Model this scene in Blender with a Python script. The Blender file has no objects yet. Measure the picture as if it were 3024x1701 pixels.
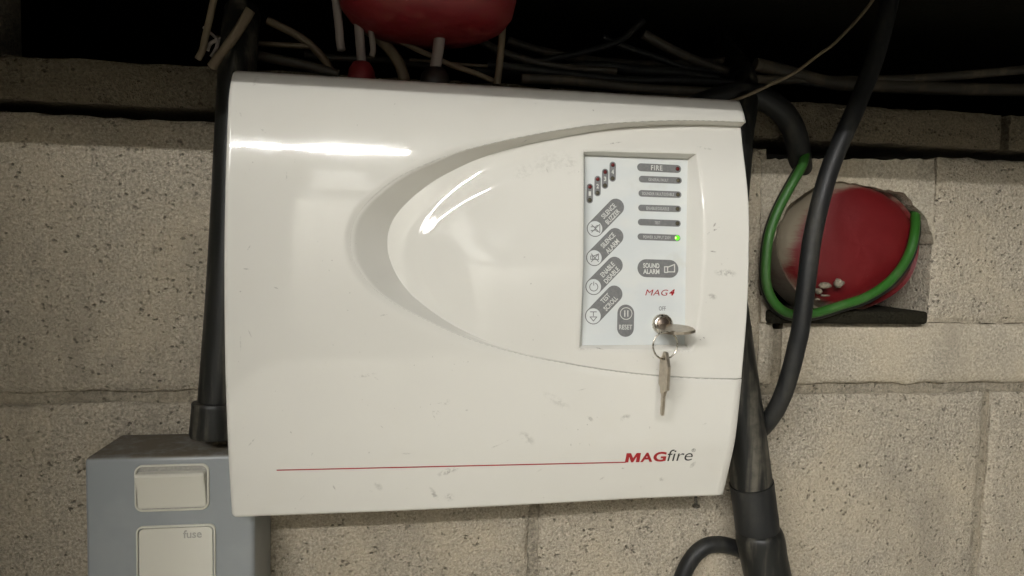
import bpy, bmesh, math, random
import numpy as np
from mathutils import Vector, Matrix

S = bpy.context.scene
COL = S.collection
random.seed(7)
rng = np.random.default_rng(11)

# ------------------------------------------------------------------ camera
FPX, CX, CY = 1950.0, 1512.0, 850.5            # focal length in pixels of the 3024 px wide photo
CAM = np.array([0.1217, -0.5587, 0.1944])
YAW, PITCH, ROLL = math.radians(-8.75), math.radians(-3.64), math.radians(-1.31)
def rot_cam():
    ca, sa = math.cos(YAW), math.sin(YAW); cb, sb = math.cos(PITCH), math.sin(PITCH); cc, sc = math.cos(ROLL), math.sin(ROLL)
    return (np.array([[ca, -sa, 0], [sa, ca, 0], [0, 0, 1]]) @ np.array([[1, 0, 0], [0, cb, -sb], [0, sb, cb]])
            @ np.array([[cc, 0, sc], [0, 1, 0], [-sc, 0, cc]]))
MC = rot_cam()
cd = bpy.data.cameras.new('camera'); cam = bpy.data.objects.new('camera', cd); COL.objects.link(cam)
cd.sensor_width = 36; cd.lens = FPX * 36 / 3024; cd.clip_start = 0.01; cd.clip_end = 50
mx = Matrix(((MC[0][0], MC[0][2], -MC[0][1]), (MC[1][0], MC[1][2], -MC[1][1]), (MC[2][0], MC[2][2], -MC[2][1])))
cam.matrix_world = Matrix.Translation(Vector(CAM)) @ mx.to_4x4()
S.camera = cam

# ------------------------------------------------------------------ world, lights, exposure
w = bpy.data.worlds.new('World'); S.world = w; w.use_nodes = True
bg = w.node_tree.nodes['Background']; bg.inputs['Color'].default_value = (1.0, 0.97, 0.92, 1); bg.inputs['Strength'].default_value = 0.085
S.view_settings.view_transform = 'Standard'; S.view_settings.look = 'None'; S.view_settings.exposure = 0; S.view_settings.gamma = 1
TUBE_POWER = 900.0
FILL_POWER = 28.5

# ------------------------------------------------------------------ pixel rays (used only to find real world positions)
def ray(px, py):
    d = MC @ np.array([(px - CX) / FPX, 1.0, -(py - CY) / FPX])
    return d / d[1]
def P(px, py, depth=0.0):
    d = ray(px, py); return CAM + d * (-depth - CAM[1])
def onsurf(px, py, h):
    d = ray(px, py); t = -CAM[1] - 0.09
    for _ in range(12):
        q = CAM + d * t; t = -CAM[1] - h(q[0], q[2])
    return CAM + d * t

# ------------------------------------------------------------------ material helpers
def mat(name, color, rough=0.5, metallic=0.0, spec=0.5, build=None, emis=None):
    m = bpy.data.materials.new(name); m.use_nodes = True; nt = m.node_tree; b = nt.nodes['Principled BSDF']
    b.inputs['Base Color'].default_value = (*color, 1); b.inputs['Roughness'].default_value = rough
    b.inputs['Metallic'].default_value = metallic; b.inputs['Specular IOR Level'].default_value = spec
    if emis: b.inputs['Emission Color'].default_value = (*emis[0], 1); b.inputs['Emission Strength'].default_value = emis[1]
    if build: build(nt, b)
    return m
class N:
    """small node builder"""
    def __init__(s, nt): s.nt = nt; s.L = nt.links
    def coord(s):
        n = s.nt.nodes.new('ShaderNodeTexCoord'); return n.outputs['Object']
    def map(s, v, loc=(0,0,0), rot=(0,0,0), sc=(1,1,1), kind='POINT'):
        n = s.nt.nodes.new('ShaderNodeMapping'); n.vector_type = kind
        n.inputs['Location'].default_value = loc; n.inputs['Rotation'].default_value = rot; n.inputs['Scale'].default_value = sc
        s.L.new(v, n.inputs['Vector']); return n.outputs[0]
    def noise(s, v, scale, detail=3, rough=0.6, dist=0):
        n = s.nt.nodes.new('ShaderNodeTexNoise'); s.L.new(v, n.inputs['Vector'])
        n.inputs['Scale'].default_value = scale; n.inputs['Detail'].default_value = detail; n.inputs['Roughness'].default_value = rough; n.inputs['Distortion'].default_value = dist
        return n.outputs['Fac']
    def voro(s, v, scale, feature='F1'):
        n = s.nt.nodes.new('ShaderNodeTexVoronoi'); n.feature = feature; s.L.new(v, n.inputs['Vector']); n.inputs['Scale'].default_value = scale
        return n.outputs['Distance']
    def ramp(s, f, a, b, v0=0.0, v1=1.0, smooth=True):
        n = s.nt.nodes.new('ShaderNodeMapRange'); n.interpolation_type = 'SMOOTHSTEP' if smooth else 'LINEAR'
        s.L.new(f, n.inputs[0])
        for i, x in enumerate((a, b, v0, v1)): n.inputs[1 + i].default_value = x
        return n.outputs[0]
    def math(s, op, a, b=None):
        n = s.nt.nodes.new('ShaderNodeMath'); n.operation = op
        for i, x in enumerate((a, b)):
            if x is None: continue
            if isinstance(x, (int, float)): n.inputs[i].default_value = x
            else: s.L.new(x, n.inputs[i])
        return n.outputs[0]
    def mix(s, f, a, b):
        n = s.nt.nodes.new('ShaderNodeMix'); n.data_type = 'RGBA'
        if isinstance(f, (int, float)): n.inputs[0].default_value = f
        else: s.L.new(f, n.inputs[0])
        for i, x in ((6, a), (7, b)):
            if isinstance(x, tuple): n.inputs[i].default_value = (*x, 1)
            else: s.L.new(x, n.inputs[i])
        return n.outputs[2]
    def bump(s, h, strength, dist, b, normal=None):
        n = s.nt.nodes.new('ShaderNodeBump'); n.inputs['Strength'].default_value = strength; n.inputs['Distance'].default_value = dist
        s.L.new(h, n.inputs['Height'])
        if normal: s.L.new(normal, n.inputs['Normal'])
        s.L.new(n.outputs[0], b.inputs['Normal']); return n.outputs[0]
    def vlen(s, v):
        n = s.nt.nodes.new('ShaderNodeVectorMath'); n.operation = 'LENGTH'; s.L.new(v, n.inputs[0]); return n.outputs['Value']

CREAM = (0.665, 0.647, 0.590)
# scuffs: pixel x, y, half length px, half width px, angle deg (image), darkness
MARKS = [(2108, 681, 26, 3, -30, 0.75), (2112, 664, 8, 3, -55, 0.7), (2105, 743, 10, 3, 5, .55), (2140, 806, 36, 12, 5, .4), (2100, 875, 16, 9, 15, .35),
         (2107, 428, 24, 5, 8, .4), (2068, 1004, 4, 3, 0, .7), (2078, 997, 4, 2, 40, .7), (1290, 1220, 14, 6, 15, .4), (1320, 1190, 12, 8, -40, .3),
         (1745, 1240, 14, 8, 20, .35), (1850, 1236, 18, 10, -25, .3), (1560, 1300, 30, 14, 40, .22), (1325, 1405, 34, 10, -20, .4), (1283, 1478, 26, 8, 60, .4),
         (1330, 1490, 16, 14, 20, .25), (2065, 1388, 14, 7, -55, .35), (1978, 1437, 12, 8, 0, .25), (1855, 1398, 5, 3, 0, .6), (1115, 1452, 18, 10, 50, .2),
         (1085, 1108, 26, 5, -10, .3), (818, 850, 7, 2, 20, .55), (1034, 865, 2.4, 2.4, 0, .8), (1610, 1228, 2.2, 2.2, 0, .6), (729, 794, 8, 2, 5, .5),
         (738, 222, 8, 20, 10, .22), (1165, 300, 3, 5, 0, .4), (1163, 330, 2, 2, 0, .5), (1480, 1318, 30, 3, -25, .3), (1645, 1185, 50, 14, 30, .14),
         (1835, 412, 30, 2.5, -12, .45), (1640, 470, 70, 34, -20, .10), (1560, 500, 40, 26, -30, .09), (1700, 480, 22, 34, 10, .13), (844, 520, 2, 14, 0, .35),
         (712, 1012, 2, 22, 0, .2), (1180, 420, 3, 2, 30, .6), (1772, 1030, 14, 2, 10, .4), (700, 330, 8, 3, 60, .25), (770, 380, 14, 3, 40, .2)]
_r = random.Random(5)
for _ in range(34):
    MARKS.append((_r.uniform(690, 2150), _r.choice([_r.uniform(1130, 1500), _r.uniform(330, 1500)]), _r.uniform(3, 16), _r.uniform(1, 3), _r.uniform(-70, 70), _r.uniform(.12, .32)))
def plastic(nt, b, marks=True, base=CREAM, seed=0.0, rg=(0.03, 0.065)):
    n = N(nt); c = n.coord()
    big = n.noise(n.map(c, (seed, 0, 0)), 9, 4, 0.55)
    col = n.mix(n.ramp(big, 0.35, 0.7), tuple(x * 0.975 for x in base), base)
    specks = n.ramp(n.noise(c, 420, 1, 0.4), 0.765, 0.80)
    patch = n.ramp(n.noise(c, 26, 2, 0.5), 0.5, 0.66)
    dirt = n.math('MULTIPLY', n.math('MULTIPLY', specks, patch), 0.45)
    yel = n.ramp(n.noise(n.map(c, (3, 1, 2)), 16, 3, 0.6), 0.55, 0.78, 0, 0.12)
    col = n.mix(yel, col, (base[0] * .9, base[1] * .84, base[2] * .74))
    if marks:
        wob = n.noise(c, 330, 3, 0.7); wob2 = n.noise(n.map(c, (5, 2, 1), (0, .5, 0), (1, 1, 3)), 620, 2, 0.6)
        tex = n.math('MULTIPLY', n.ramp(wob, 0.42, 0.58), n.ramp(wob2, 0.3, 0.6, .35, 1))
        tot = dirt
        for (x, y, hl, hw, ang, dk) in MARKS:
            q = P(x, y, 0.1); k = 0.000236
            v = n.map(c, (q[0], 0, q[2]), (0, math.radians(ang), 0), (hl * k, 1e3, hw * k), kind='TEXTURE')
            m = n.ramp(n.vlen(v), 0.35, 1.25, min(.9, dk * 1.45), 0.0)
            tot = n.math('MAXIMUM', tot, n.math('MULTIPLY', m, tex))
        dirt = tot
    col = n.mix(dirt, col, (0.16, 0.15, 0.125))
    gg = nt.nodes.new('ShaderNodeNewGeometry'); sx = nt.nodes.new('ShaderNodeSeparateXYZ'); nt.links.new(gg.outputs['Normal'], sx.inputs[0])
    dst = n.math('MULTIPLY', n.ramp(sx.outputs[2], .5, .85), n.ramp(n.noise(c, 70, 4, .65), .3, .6, .6, 1))        # dust settled on the upward edge
    sz = nt.nodes.new('ShaderNodeSeparateXYZ'); nt.links.new(c, sz.inputs[0])
    dst = n.math('MULTIPLY', dst, n.ramp(sz.outputs[2], .275, .295))          # only the top edge has gathered dust
    col = n.mix(n.math('MULTIPLY', dst, .75), col, (0.30, 0.24, 0.19))
    nt.links.new(col, b.inputs['Base Color'])
    nt.links.new(n.ramp(n.noise(n.map(c, (1, 7, 0)), 30, 4, 0.6), 0.3, 0.75, *rg), b.inputs['Roughness'])
    n.bump(n.noise(c, 240, 2, 0.5), 0.05, 0.0004, b)
M = {}
M['cover'] = mat('cream_plastic', CREAM, 0.2, spec=0.5, build=lambda nt, b: plastic(nt, b))
M['fascia'] = mat('cream_fascia_plastic', CREAM, 0.2, spec=0.5, build=lambda nt, b: plastic(nt, b, True, CREAM, 4.0, (0.035, 0.06)))
def concrete(nt, b, base, pores=1.0, bump=1.0, seed=0):
    n = N(nt); g = nt.nodes.new('ShaderNodeNewGeometry').outputs['Position']
    c = n.map(g, (seed, seed * .7, 0))
    gr = n.noise(c, 420, 3, 0.75); md = n.noise(c, 120, 4, 0.75); lo = n.noise(c, 11, 4, 0.6)
    pit = n.math('MULTIPLY', n.ramp(n.voro(n.map(c, (0, 0, 0), (0.3, 0.2, 0), (1, 1, 1.2)), 190), 0.32, 0.12), n.ramp(n.noise(c, 55, 4, .7), 0.52, 0.60))
    pit2 = n.ramp(n.noise(n.map(c, (9, 4, 3)), 200, 4, .75), 0.40, 0.30)
    pitv = n.math('MINIMUM', n.math('ADD', pit, n.math('MULTIPLY', pit2, .8)), 1.0)
    col = n.mix(n.ramp(gr, 0.3, 0.72), tuple(x * 0.52 for x in base), tuple(min(1, x * 1.36) for x in base))
    col = n.mix(n.ramp(md, 0.35, 0.7, 0, .5), col, tuple(x * 0.8 for x in base))
    col = n.mix(n.ramp(lo, 0.35, 0.7, 0, .5), col, (base[0] * 1.15, base[1] * 1.1, base[2] * 1.0))
    st = n.noise(n.map(c, (2, 3, 4), (0, 0, 0), (1, 1, .35)), 9, 5, .7)
    col = n.mix(n.ramp(st, .5, .72, 0, .5), col, tuple(x * .5 for x in base))
    col = n.mix(n.math('MULTIPLY', pitv, 0.55 * pores), col, tuple(x * 0.3 for x in base))
    nt.links.new(col, b.inputs['Base Color'])
    h = n.math('SUBTRACT', n.math('ADD', n.math('MULTIPLY', gr, .8), n.math('MULTIPLY', md, 1.2)), n.math('MULTIPLY', pitv, 1.1 * pores))
    n.bump(h, 1.0 * bump, 0.0032, b)
BC = (0.485, 0.43, 0.34)
M['block'] = mat('concrete_block', BC, 0.92, spec=0.2, build=lambda nt, b: concrete(nt, b, BC))
M['block_smooth'] = mat('skimmed_concrete_block', BC, 0.9, spec=0.2, build=lambda nt, b: concrete(nt, b, (0.45, 0.40, 0.315), 0.5, 0.5, 3))
M['block_shade'] = mat('shade_toned_concrete_block', BC, .92, spec=.2, build=lambda nt, b: concrete(nt, b, (0.16, 0.135, 0.095), 1, 1, 7))  # shade along the wall top, painted into the block colour
M['mortar'] = mat('mortar', BC, 0.95, spec=0.1, build=lambda nt, b: concrete(nt, b, (0.36, 0.32, 0.25), 0.8, 1.0, 5))
M['void'] = mat('near_black_masonry', (0.02, 0.018, 0.012), 0.95, spec=0.1, build=lambda nt, b: concrete(nt, b, (0.022, 0.02, 0.013), 0.5, 1.0, 6))  # near-black colour for the void, niche and shelf
def rubber(nt, b, base, dust, lo=0.3, hi=0.6, amount=0.5, sc=40, stretch=(1, 1, .12)):
    n = N(nt); c = n.coord()
    f = n.noise(n.map(c, (0, 0, 0), (0, 0, 0), stretch), sc, 4, 0.65)
    f2 = n.noise(c, 120, 3, .6)
    k = n.math('MULTIPLY', n.ramp(f, 0.46, 0.68), n.ramp(f2, 0.25, 0.65, .4, 1))
    nt.links.new(n.mix(n.math('MULTIPLY', k, amount), base, dust), b.inputs['Base Color'])
    nt.links.new(n.ramp(f, 0.3, 0.7, lo, hi), b.inputs['Roughness'])
    n.bump(f2, 0.12, 0.0006, b)
M['pipe'] = mat('black_plastic_pipe', (0.011, 0.0115, 0.011), 0.4, spec=.3, build=lambda nt, b: rubber(nt, b, (0.0105, 0.0108, 0.0095), (0.12, 0.108, 0.082), amount=.8, sc=70, stretch=(1, 1, .07)))
M['cable'] = mat('black_rubber_cable', (0.012, 0.013, 0.013), 0.45, spec=.3, build=lambda nt, b: rubber(nt, b, (0.0115, 0.012, 0.012), (0.07, 0.065, 0.05), .38, .6, .4))
M['green'] = mat('green_cable_sheath', (0.02, 0.10, 0.008), 0.5, build=lambda nt, b: rubber(nt, b, (0.019, 0.098, 0.009), (0.13, 0.13, 0.075), .4, .6, .28))
M['tan'] = mat('tan_cable_sheath', (0.13, 0.10, 0.06), 0.6, build=lambda nt, b: rubber(nt, b, (0.17, 0.13, 0.08), (0.09, 0.07, 0.045), .5, .7, .6))
M['greycable'] = mat('pale_grey_cable_sheath', (0.3, 0.27, 0.25), 0.5, build=lambda nt, b: rubber(nt, b, (0.24, 0.205, 0.185), (0.12, 0.09, 0.06), .4, .6, .7))
def redm(nt, b):
    n = N(nt); c = n.coord()
    streak = n.noise(n.map(c, (0, 0, 0), (0, 0.7, 0), (1, 1, 5)), 26, 5, 0.7)
    sp = nt.nodes.new('ShaderNodeSeparateXYZ'); nt.links.new(n.map(c, (0, 0, 0), (0, 0, 0), (1 / .067, 0, 1 / .062)), sp.inputs[0])
    r = n.vlen(n.map(c, (0, 0, 0), (0, 0, 0), (1 / .067, 0, 1 / .062)))       # distance from the dish's own centre
    side = n.math('ADD', n.math('MULTIPLY', sp.outputs[0], -.14), n.math('MULTIPLY', sp.outputs[2], .18))
    low = n.math('MULTIPLY', n.math('MAXIMUM', n.math('SUBTRACT', -.5, sp.outputs[2]), 0.0), .55)
    tot = n.math('ADD', n.math('ADD', n.math('MULTIPLY', r, .9), side), n.math('ADD', low, n.math('MULTIPLY', streak, .34)))
    edge = n.ramp(tot, 1.03, 1.22)
    spots = n.ramp(n.noise(c, 190, 3, .7), 0.68, 0.76, 0, .5)
    k = n.math('MAXIMUM', edge, spots)
    nt.links.new(n.mix(k, (0.125, 0.0035, 0.005), (0.22, 0.185, 0.13)), b.inputs['Base Color'])
    nt.links.new(n.ramp(k, 0, 1, .5, .85), b.inputs['Roughness'])
    n.bump(n.noise(c, 60, 3, .6), 0.2, 0.002, b)
M['red'] = mat('dusty_red_enamel', (0.16, 0.008, 0.01), 0.4, build=redm)
M['redplain'] = mat('red_enamel', (0.15, 0.008, 0.01), 0.6, build=lambda nt, b: rubber(nt, b, (0.17, 0.009, 0.012), (0.2, 0.06, 0.04), .4, .7, .35, 60, (1, 1, 1)))
M['brown'] = mat('dusty_dark_cable_sheath', (0.06, 0.05, 0.035), 0.6, build=lambda nt, b: rubber(nt, b, (0.05, 0.042, 0.03), (0.14, 0.11, 0.07), .5, .7, .7))
M['dark'] = mat('dark_rubber_gland', (0.02, 0.018, 0.015), 0.7, build=lambda nt, b: rubber(nt, b, (0.02, 0.018, 0.015), (0.06, 0.05, 0.035)))
def keypadm(nt, b):
    n = N(nt); c = n.coord()
    f = n.noise(n.map(c, (0, 0, 0), (0, .6, 0), (1, 1, 2)), 22, 4, 0.6)
    col = n.mix(n.ramp(f, 0.4, 0.7), (0.585, 0.61, 0.60), (0.625, 0.635, 0.605))
    sm = n.math('MULTIPLY', n.ramp(n.noise(n.map(c, (2, 0, 1)), 45, 3, .6), .58, .74), .3)
    col = n.mix(sm, col, (0.50, 0.48, 0.41))
    nt.links.new(col, b.inputs['Base Color']); n.bump(n.noise(c, 1500, 2, .5), 0.25, 0.0001, b)
M['keypad'] = mat('pale_grey_membrane', (0.60, 0.62, 0.60), 0.38, build=keypadm)
def printm(base):
    def f(nt, b):
        n = N(nt); c = n.coord()
        nt.links.new(n.mix(n.ramp(n.noise(c, 500, 2, .6), .35, .7), tuple(x * .9 for x in base), tuple(x * 1.07 for x in base)), b.inputs['Base Color'])
        n.bump(n.noise(c, 1500, 2, .5), 0.2, 0.0001, b)
    return f
M['grey'] = mat('grey_print', (0.16, 0.16, 0.157), 0.4, build=printm((0.165, 0.166, 0.162)))
M['white'] = mat('white_print', (0.60, 0.60, 0.56), 0.4, build=printm((0.60, 0.60, 0.56)))
M['dimwhite'] = mat('worn_white_print', (0.44, 0.44, 0.42), 0.4, build=printm((0.44, 0.44, 0.42)))
M['redprint'] = mat('red_print', (0.33, 0.008, 0.012), 0.35, build=printm((0.33, 0.01, 0.013)))
M['blackprint'] = mat('black_print', (0.02, 0.02, 0.018), 0.35, build=printm((0.022, 0.022, 0.02)))
M['ledred'] = mat('unlit_red_led', (0.11, 0.012, 0.012), 0.2)
M['leddark'] = mat('unlit_clear_led', (0.075, 0.065, 0.042), 0.12)
M['ledgreen'] = mat('lit_green_led', (0.1, 0.5, 0.02), 0.3, emis=((0.12, 0.85, 0.012), 0.95))
M['ledhot'] = mat('lit_green_led_core', (0.3, 0.5, 0.1), 0.3, emis=((0.85, 1.0, 0.5), 1.2))
def metalm(base, r0, r1):
    def f(nt, b):
        n = N(nt); c = n.coord(); q = n.noise(c, 260, 4, .65)
        nt.links.new(n.mix(n.ramp(q, .3, .7), tuple(x * .8 for x in base), base), b.inputs['Base Color'])
        nt.links.new(n.ramp(n.noise(c, 500, 3, .6), .3, .7, r0, r1), b.inputs['Roughness']); n.bump(q, .12, .0003, b)
    return f
M['nickel'] = mat('nickel_plate', (0.62, 0.58, 0.50), 0.28, 1.0, build=metalm((0.60, 0.56, 0.48), .18, .36))
M['brass'] = mat('dull_nickel_silver', (0.55, 0.47, 0.36), 0.38, 1.0, build=metalm((0.50, 0.44, 0.36), .28, .42))
M['steel'] = mat('zinc_plated_steel', (.3, .28, .25), .3, .8, build=metalm((0.13, 0.12, 0.10), .15, .3))
M['darkmetal'] = mat('dark_metal', (0.16, 0.13, 0.10), 0.4, 1.0, build=metalm((0.2, 0.16, 0.13), .3, .5))
def switchm(nt, b):
    n = N(nt); c = n.coord(); g = nt.nodes.new('ShaderNodeNewGeometry')
    sx = nt.nodes.new('ShaderNodeSeparateXYZ'); nt.links.new(g.outputs['Normal'], sx.inputs[0])
    up = n.ramp(sx.outputs[2], 0.35, 0.95)                        # dust lies on upward faces
    dust = n.math('MULTIPLY', up, n.ramp(n.noise(c, 60, 4, .7), .25, .6, .55, 1))
    base = n.mix(n.ramp(n.noise(c, 30, 3, .6), .35, .7), (0.245, 0.262, 0.268), (0.275, 0.29, 0.292))
    nt.links.new(n.mix(dust, base, (0.12, 0.10, 0.07)), b.inputs['Base Color'])
    nt.links.new(n.ramp(dust, 0, 1, .35, .95), b.inputs['Roughness'])
    n.bump(n.noise(c, 900, 2, .6), .12, .0002, b)
M['switch'] = mat('blue_grey_plastic', (0.27, 0.28, 0.285), 0.4, build=switchm)
M['rocker'] = mat('off_white_plastic', (0.6, 0.58, 0.5), 0.35, build=lambda nt, b: plastic(nt, b, False, (0.62, 0.60, 0.52), 2.0))
M['fusetext'] = mat('embossed_fuse_lettering', (0.36, 0.35, 0.31), 0.4, build=printm((0.33, 0.32, 0.285)))

# ------------------------------------------------------------------ object helpers
def empty(name, loc, label, cat, group=None):
    o = bpy.data.objects.new(name, None); COL.objects.link(o); o.location = loc; o.empty_display_size = 0.02
    o['label'] = label; o['category'] = cat
    if group: o['group'] = group
    return o
def tag(o, label=None, cat=None, group=None, kind=None):
    for k, v in (('label', label), ('category', cat), ('group', group), ('kind', kind)):
        if v: o[k] = v
    return o
def link(name, me, m=None, parent=None, smooth=True, angle=None):
    o = bpy.data.objects.new(name, me); COL.objects.link(o)
    if m is not None and not me.materials: me.materials.append(m)
    if smooth: me.shade_smooth()
    if angle: me.set_sharp_from_angle(angle=math.radians(angle))
    if parent is not None: attach(o, parent)
    return o
def world_of(o):
    mwx = Matrix.LocRotScale(o.location, o.rotation_euler, o.scale)
    return world_of(o.parent) @ o.matrix_parent_inverse @ mwx if o.parent else mwx
def attach(o, parent):
    inv = world_of(parent).inverted(); o.parent = parent; o.matrix_parent_inverse = inv
def mesh(name, verts, faces):
    me = bpy.data.meshes.new(name); me.from_pydata([tuple(v) for v in verts], [], faces); me.update(); return me
def fix_normals(me, merge=0):
    bm = bmesh.new(); bm.from_mesh(me)
    if merge: bmesh.ops.remove_doubles(bm, verts=bm.verts, dist=merge)
    bmesh.ops.recalc_face_normals(bm, faces=bm.faces); bm.to_mesh(me); bm.free(); return me
def from_bm(name, bm):
    me = bpy.data.meshes.new(name); bmesh.ops.recalc_face_normals(bm, faces=bm.faces); bm.to_mesh(me); bm.free(); return me
def smooth_path(pts, n):
    """Catmull-Rom through the points (each x,y,z[,r])"""
    p = np.array(pts, float)
    if len(p) == 2: return p[0] + (p[1] - p[0]) * np.linspace(0, 1, n)[:, None]
    q = np.vstack([2 * p[0] - p[1], p, 2 * p[-1] - p[-2]]); L = np.concatenate([[0], np.cumsum(np.linalg.norm(np.diff(p[:, :3], axis=0), axis=1))])
    out = []
    for s in np.linspace(0, L[-1], n):
        i = min(np.searchsorted(L, s, 'right') - 1, len(p) - 2); t = (s - L[i]) / (L[i + 1] - L[i])
        a, b, c, d = q[i], q[i + 1], q[i + 2], q[i + 3]
        out.append(0.5 * (2 * b + (c - a) * t + (2 * a - 5 * b + 4 * c - d) * t * t + (3 * b - a - 3 * c + d) * t ** 3))
    return np.array(out)
def tube_me(name, path, radius, seg=20, caps=True, squash=None):
    """path: n x 3 (or n x 4 with radius)"""
    path = np.array(path, float); n = len(path); rad = path[:, 3] if path.shape[1] > 3 else np.full(n, radius)
    p = path[:, :3]; T = np.gradient(p, axis=0); T /= np.linalg.norm(T, axis=1)[:, None]
    u = np.cross(T[0], [0, 1, 0.01]); u /= np.linalg.norm(u); V = []; F = []
    for i in range(n):
        u = u - T[i] * np.dot(u, T[i]); u /= np.linalg.norm(u); v = np.cross(T[i], u)
        for k in range(seg):
            a = 2 * math.pi * k / seg; V.append(p[i] + rad[i] * (math.cos(a) * u + math.sin(a) * v))
    for i in range(n - 1):
        for k in range(seg):
            a, b = i * seg + k, i * seg + (k + 1) % seg; F.append((a, b, b + seg, a + seg))
    if caps: F.append(tuple(range(seg))[::-1]); F.append(tuple((n - 1) * seg + k for k in range(seg)))
    return fix_normals(mesh(name, V, F))
def tube(name, path, radius, m, parent=None, n=40, seg=20, angle=60, **k):
    return link(name, tube_me(name, smooth_path(path, n), radius, seg, **k), m, parent, angle=angle)
def rbox_me(name, x0, x1, y0, y1, z0, z1, bev=0.002, seg=3):
    bm = bmesh.new(); bmesh.ops.create_cube(bm, size=1)
    for v in bm.verts: v.co = Vector(((x0 + x1) / 2 + v.co.x * (x1 - x0), (y0 + y1) / 2 + v.co.y * (y1 - y0), (z0 + z1) / 2 + v.co.z * (z1 - z0)))
    if bev: bmesh.ops.bevel(bm, geom=bm.edges[:], offset=bev, segments=seg, profile=0.5, affect='EDGES')
    return from_bm(name, bm)
def prism_me(name, outline, O, U, V, Nn, thick, base=0.0, bevel=0.0):
    """outline in local (u,v) metres, raised along Nn from base to base+thick"""
    bm = bmesh.new(); O, U, V, Nn = map(np.array, (O, U, V, Nn))
    f = bm.faces.new([bm.verts.new(O + U * a + V * b + Nn * base) for a, b in outline])
    r = bmesh.ops.extrude_face_region(bm, geom=[f])
    ext = [v for v in r['geom'] if isinstance(v, bmesh.types.BMVert)]
    for v in ext: v.co += Vector(Nn * thick)
    if bevel:
        es = [e for e in bm.edges if e.verts[0] in ext and e.verts[1] in ext]
        bmesh.ops.bevel(bm, geom=es, offset=bevel, segments=2, profile=.5, affect='EDGES')
    return from_bm(name, bm)

# ------------------------------------------------------------------ the alarm panel: its curved surfaces
W_, H_ = 0.37, 0.3101
BUL = 0.0172
def sdf_edge(x, z):
    """distance inside the rounded outline"""
    r = 0.0035; hx, hz = W_ / 2, H_ / 2
    qx = np.abs(x - hx) - hx + r; qz = np.abs(z - hz) - hz + r
    return -(np.hypot(np.maximum(qx, 0), np.maximum(qz, 0)) + np.minimum(np.maximum(qx, qz), 0) - r)
def rnd(d, r):
    k = np.clip((r - d) / r, 0, 1); return r * (1 - np.sqrt(np.maximum(0, 1 - k * k)))
def base_h(x, z):
    x = np.asarray(x, float); z = np.asarray(z, float); t = np.clip(z / H_, 0, 1)
    h = 0.085 + BUL * 4 * t * (1 - t)
    k = np.clip((z - (H_ - 0.026)) / 0.026, 0, 1); h = h - 0.0085 * k ** 2.2
    wx = np.clip((x - 0.10) / 0.2, 0, 1) ** 1.5
    h = h - wx * 0.14 * np.log1p(np.exp((0.049 - z) / 0.0022)) * 0.0022
    return h
def hc(x, z):
    return base_h(x, z) - rnd(sdf_edge(x, z), 0.003)
OUT = [(2193, 359), (2100, 356), (2000, 355), (1860, 360), (1749, 369), (1624, 388), (1500, 412), (1362, 445), (1310, 463), (1207, 507), (1138, 550), (1076, 607), (1045, 655),
       (1034, 712), (1043, 768), (1069, 812), (1103, 852), (1170, 900), (1244, 939), (1320, 975), (1409, 1010), (1500, 1037), (1585, 1058), (1680, 1076), (1770, 1091), (1850, 1102), (1937, 1111), (2050, 1118), (2181, 1122)]
INN = [(2188, 375), (2100, 371), (2000, 370), (1859, 376), (1749, 390), (1624, 413), (1510, 438), (1414, 469), (1345, 500), (1276, 538), (1207, 593), (1166, 641), (1148, 683),
       (1144, 721), (1150, 762), (1172, 814), (1207, 862), (1241, 893), (1290, 930), (1350, 967), (1425, 1002), (1507, 1031), (1588, 1053), (1681, 1072), (1770, 1087), (1850, 1098), (1937, 1107), (2050, 1114), (2180, 1118)]
D0 = [.0095, .0096, .0098, .0101, .0108, .0116, .0127, .0138, .0146, .0154, .0166, .0172, .0174, .0174, .0172, .0166, .0150, .0122, .0094, .0068, .0033, .0024, .0024, .0022, .0021, .0020, .0020, .0020, .0020]
DEL = [0, 0, 0, .002, .006, .010, .013, .014, .015, .016, .018, .020, .021, .021, .020, .018, .014, .010, .006, .004, .002, 0, 0, 0, 0, 0, 0, 0, 0]
wo, wi = [], []
for k, (a, b) in enumerate(zip(OUT, INN)):
    q = onsurf(*a, base_h); wo.append([q[0], q[2], 0])
    q = onsurf(*b, lambda x, z, k=k: base_h(x, z) - D0[k]); wi.append([q[0], q[2], 0])
for L in (wo, wi): L[0][0] = W_; L[-1][0] = W_
NT = 300
def resample(L, extra):
    a = np.hstack([np.array(L), np.array(extra)[:, None]]) if extra is not None else np.array(L)
    par = np.linspace(0, len(L) - 1, NT); p = a; q = np.vstack([2 * p[0] - p[1], p, 2 * p[-1] - p[-2]]); out = []
    for s in par:
        i = min(int(s), len(L) - 2); t = s - i; A, B, C, D = q[i], q[i + 1], q[i + 2], q[i + 3]
        out.append(0.5 * (2 * B + (C - A) * t + (2 * A - 5 * B + 4 * C - D) * t * t + (3 * B - A - 3 * C + D) * t ** 3))
    return np.array(out)
co = resample(wo, None)[:, :2]; ci4 = resample([r[:2] for r in wi], None); ci = ci4[:, :2]
d0 = np.interp(np.linspace(0, len(D0) - 1, NT), range(len(D0)), D0); dl = np.interp(np.linspace(0, len(DEL) - 1, NT), range(len(DEL)), DEL)
def sst(x): x = np.clip(x, 0, 1); return x * x * (3 - 2 * x)
def crest(u):
    u = np.clip(u, 0, 1); k = .075; m = 1 / (1 - k); return np.where(u < k, m * u * u / (2 * k), np.where(u > 1 - k, 1 - m * (1 - u) ** 2 / (2 * k), m * (u - k / 2)))
seglen = np.linalg.norm(np.gradient(ci, axis=0), axis=1)
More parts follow.
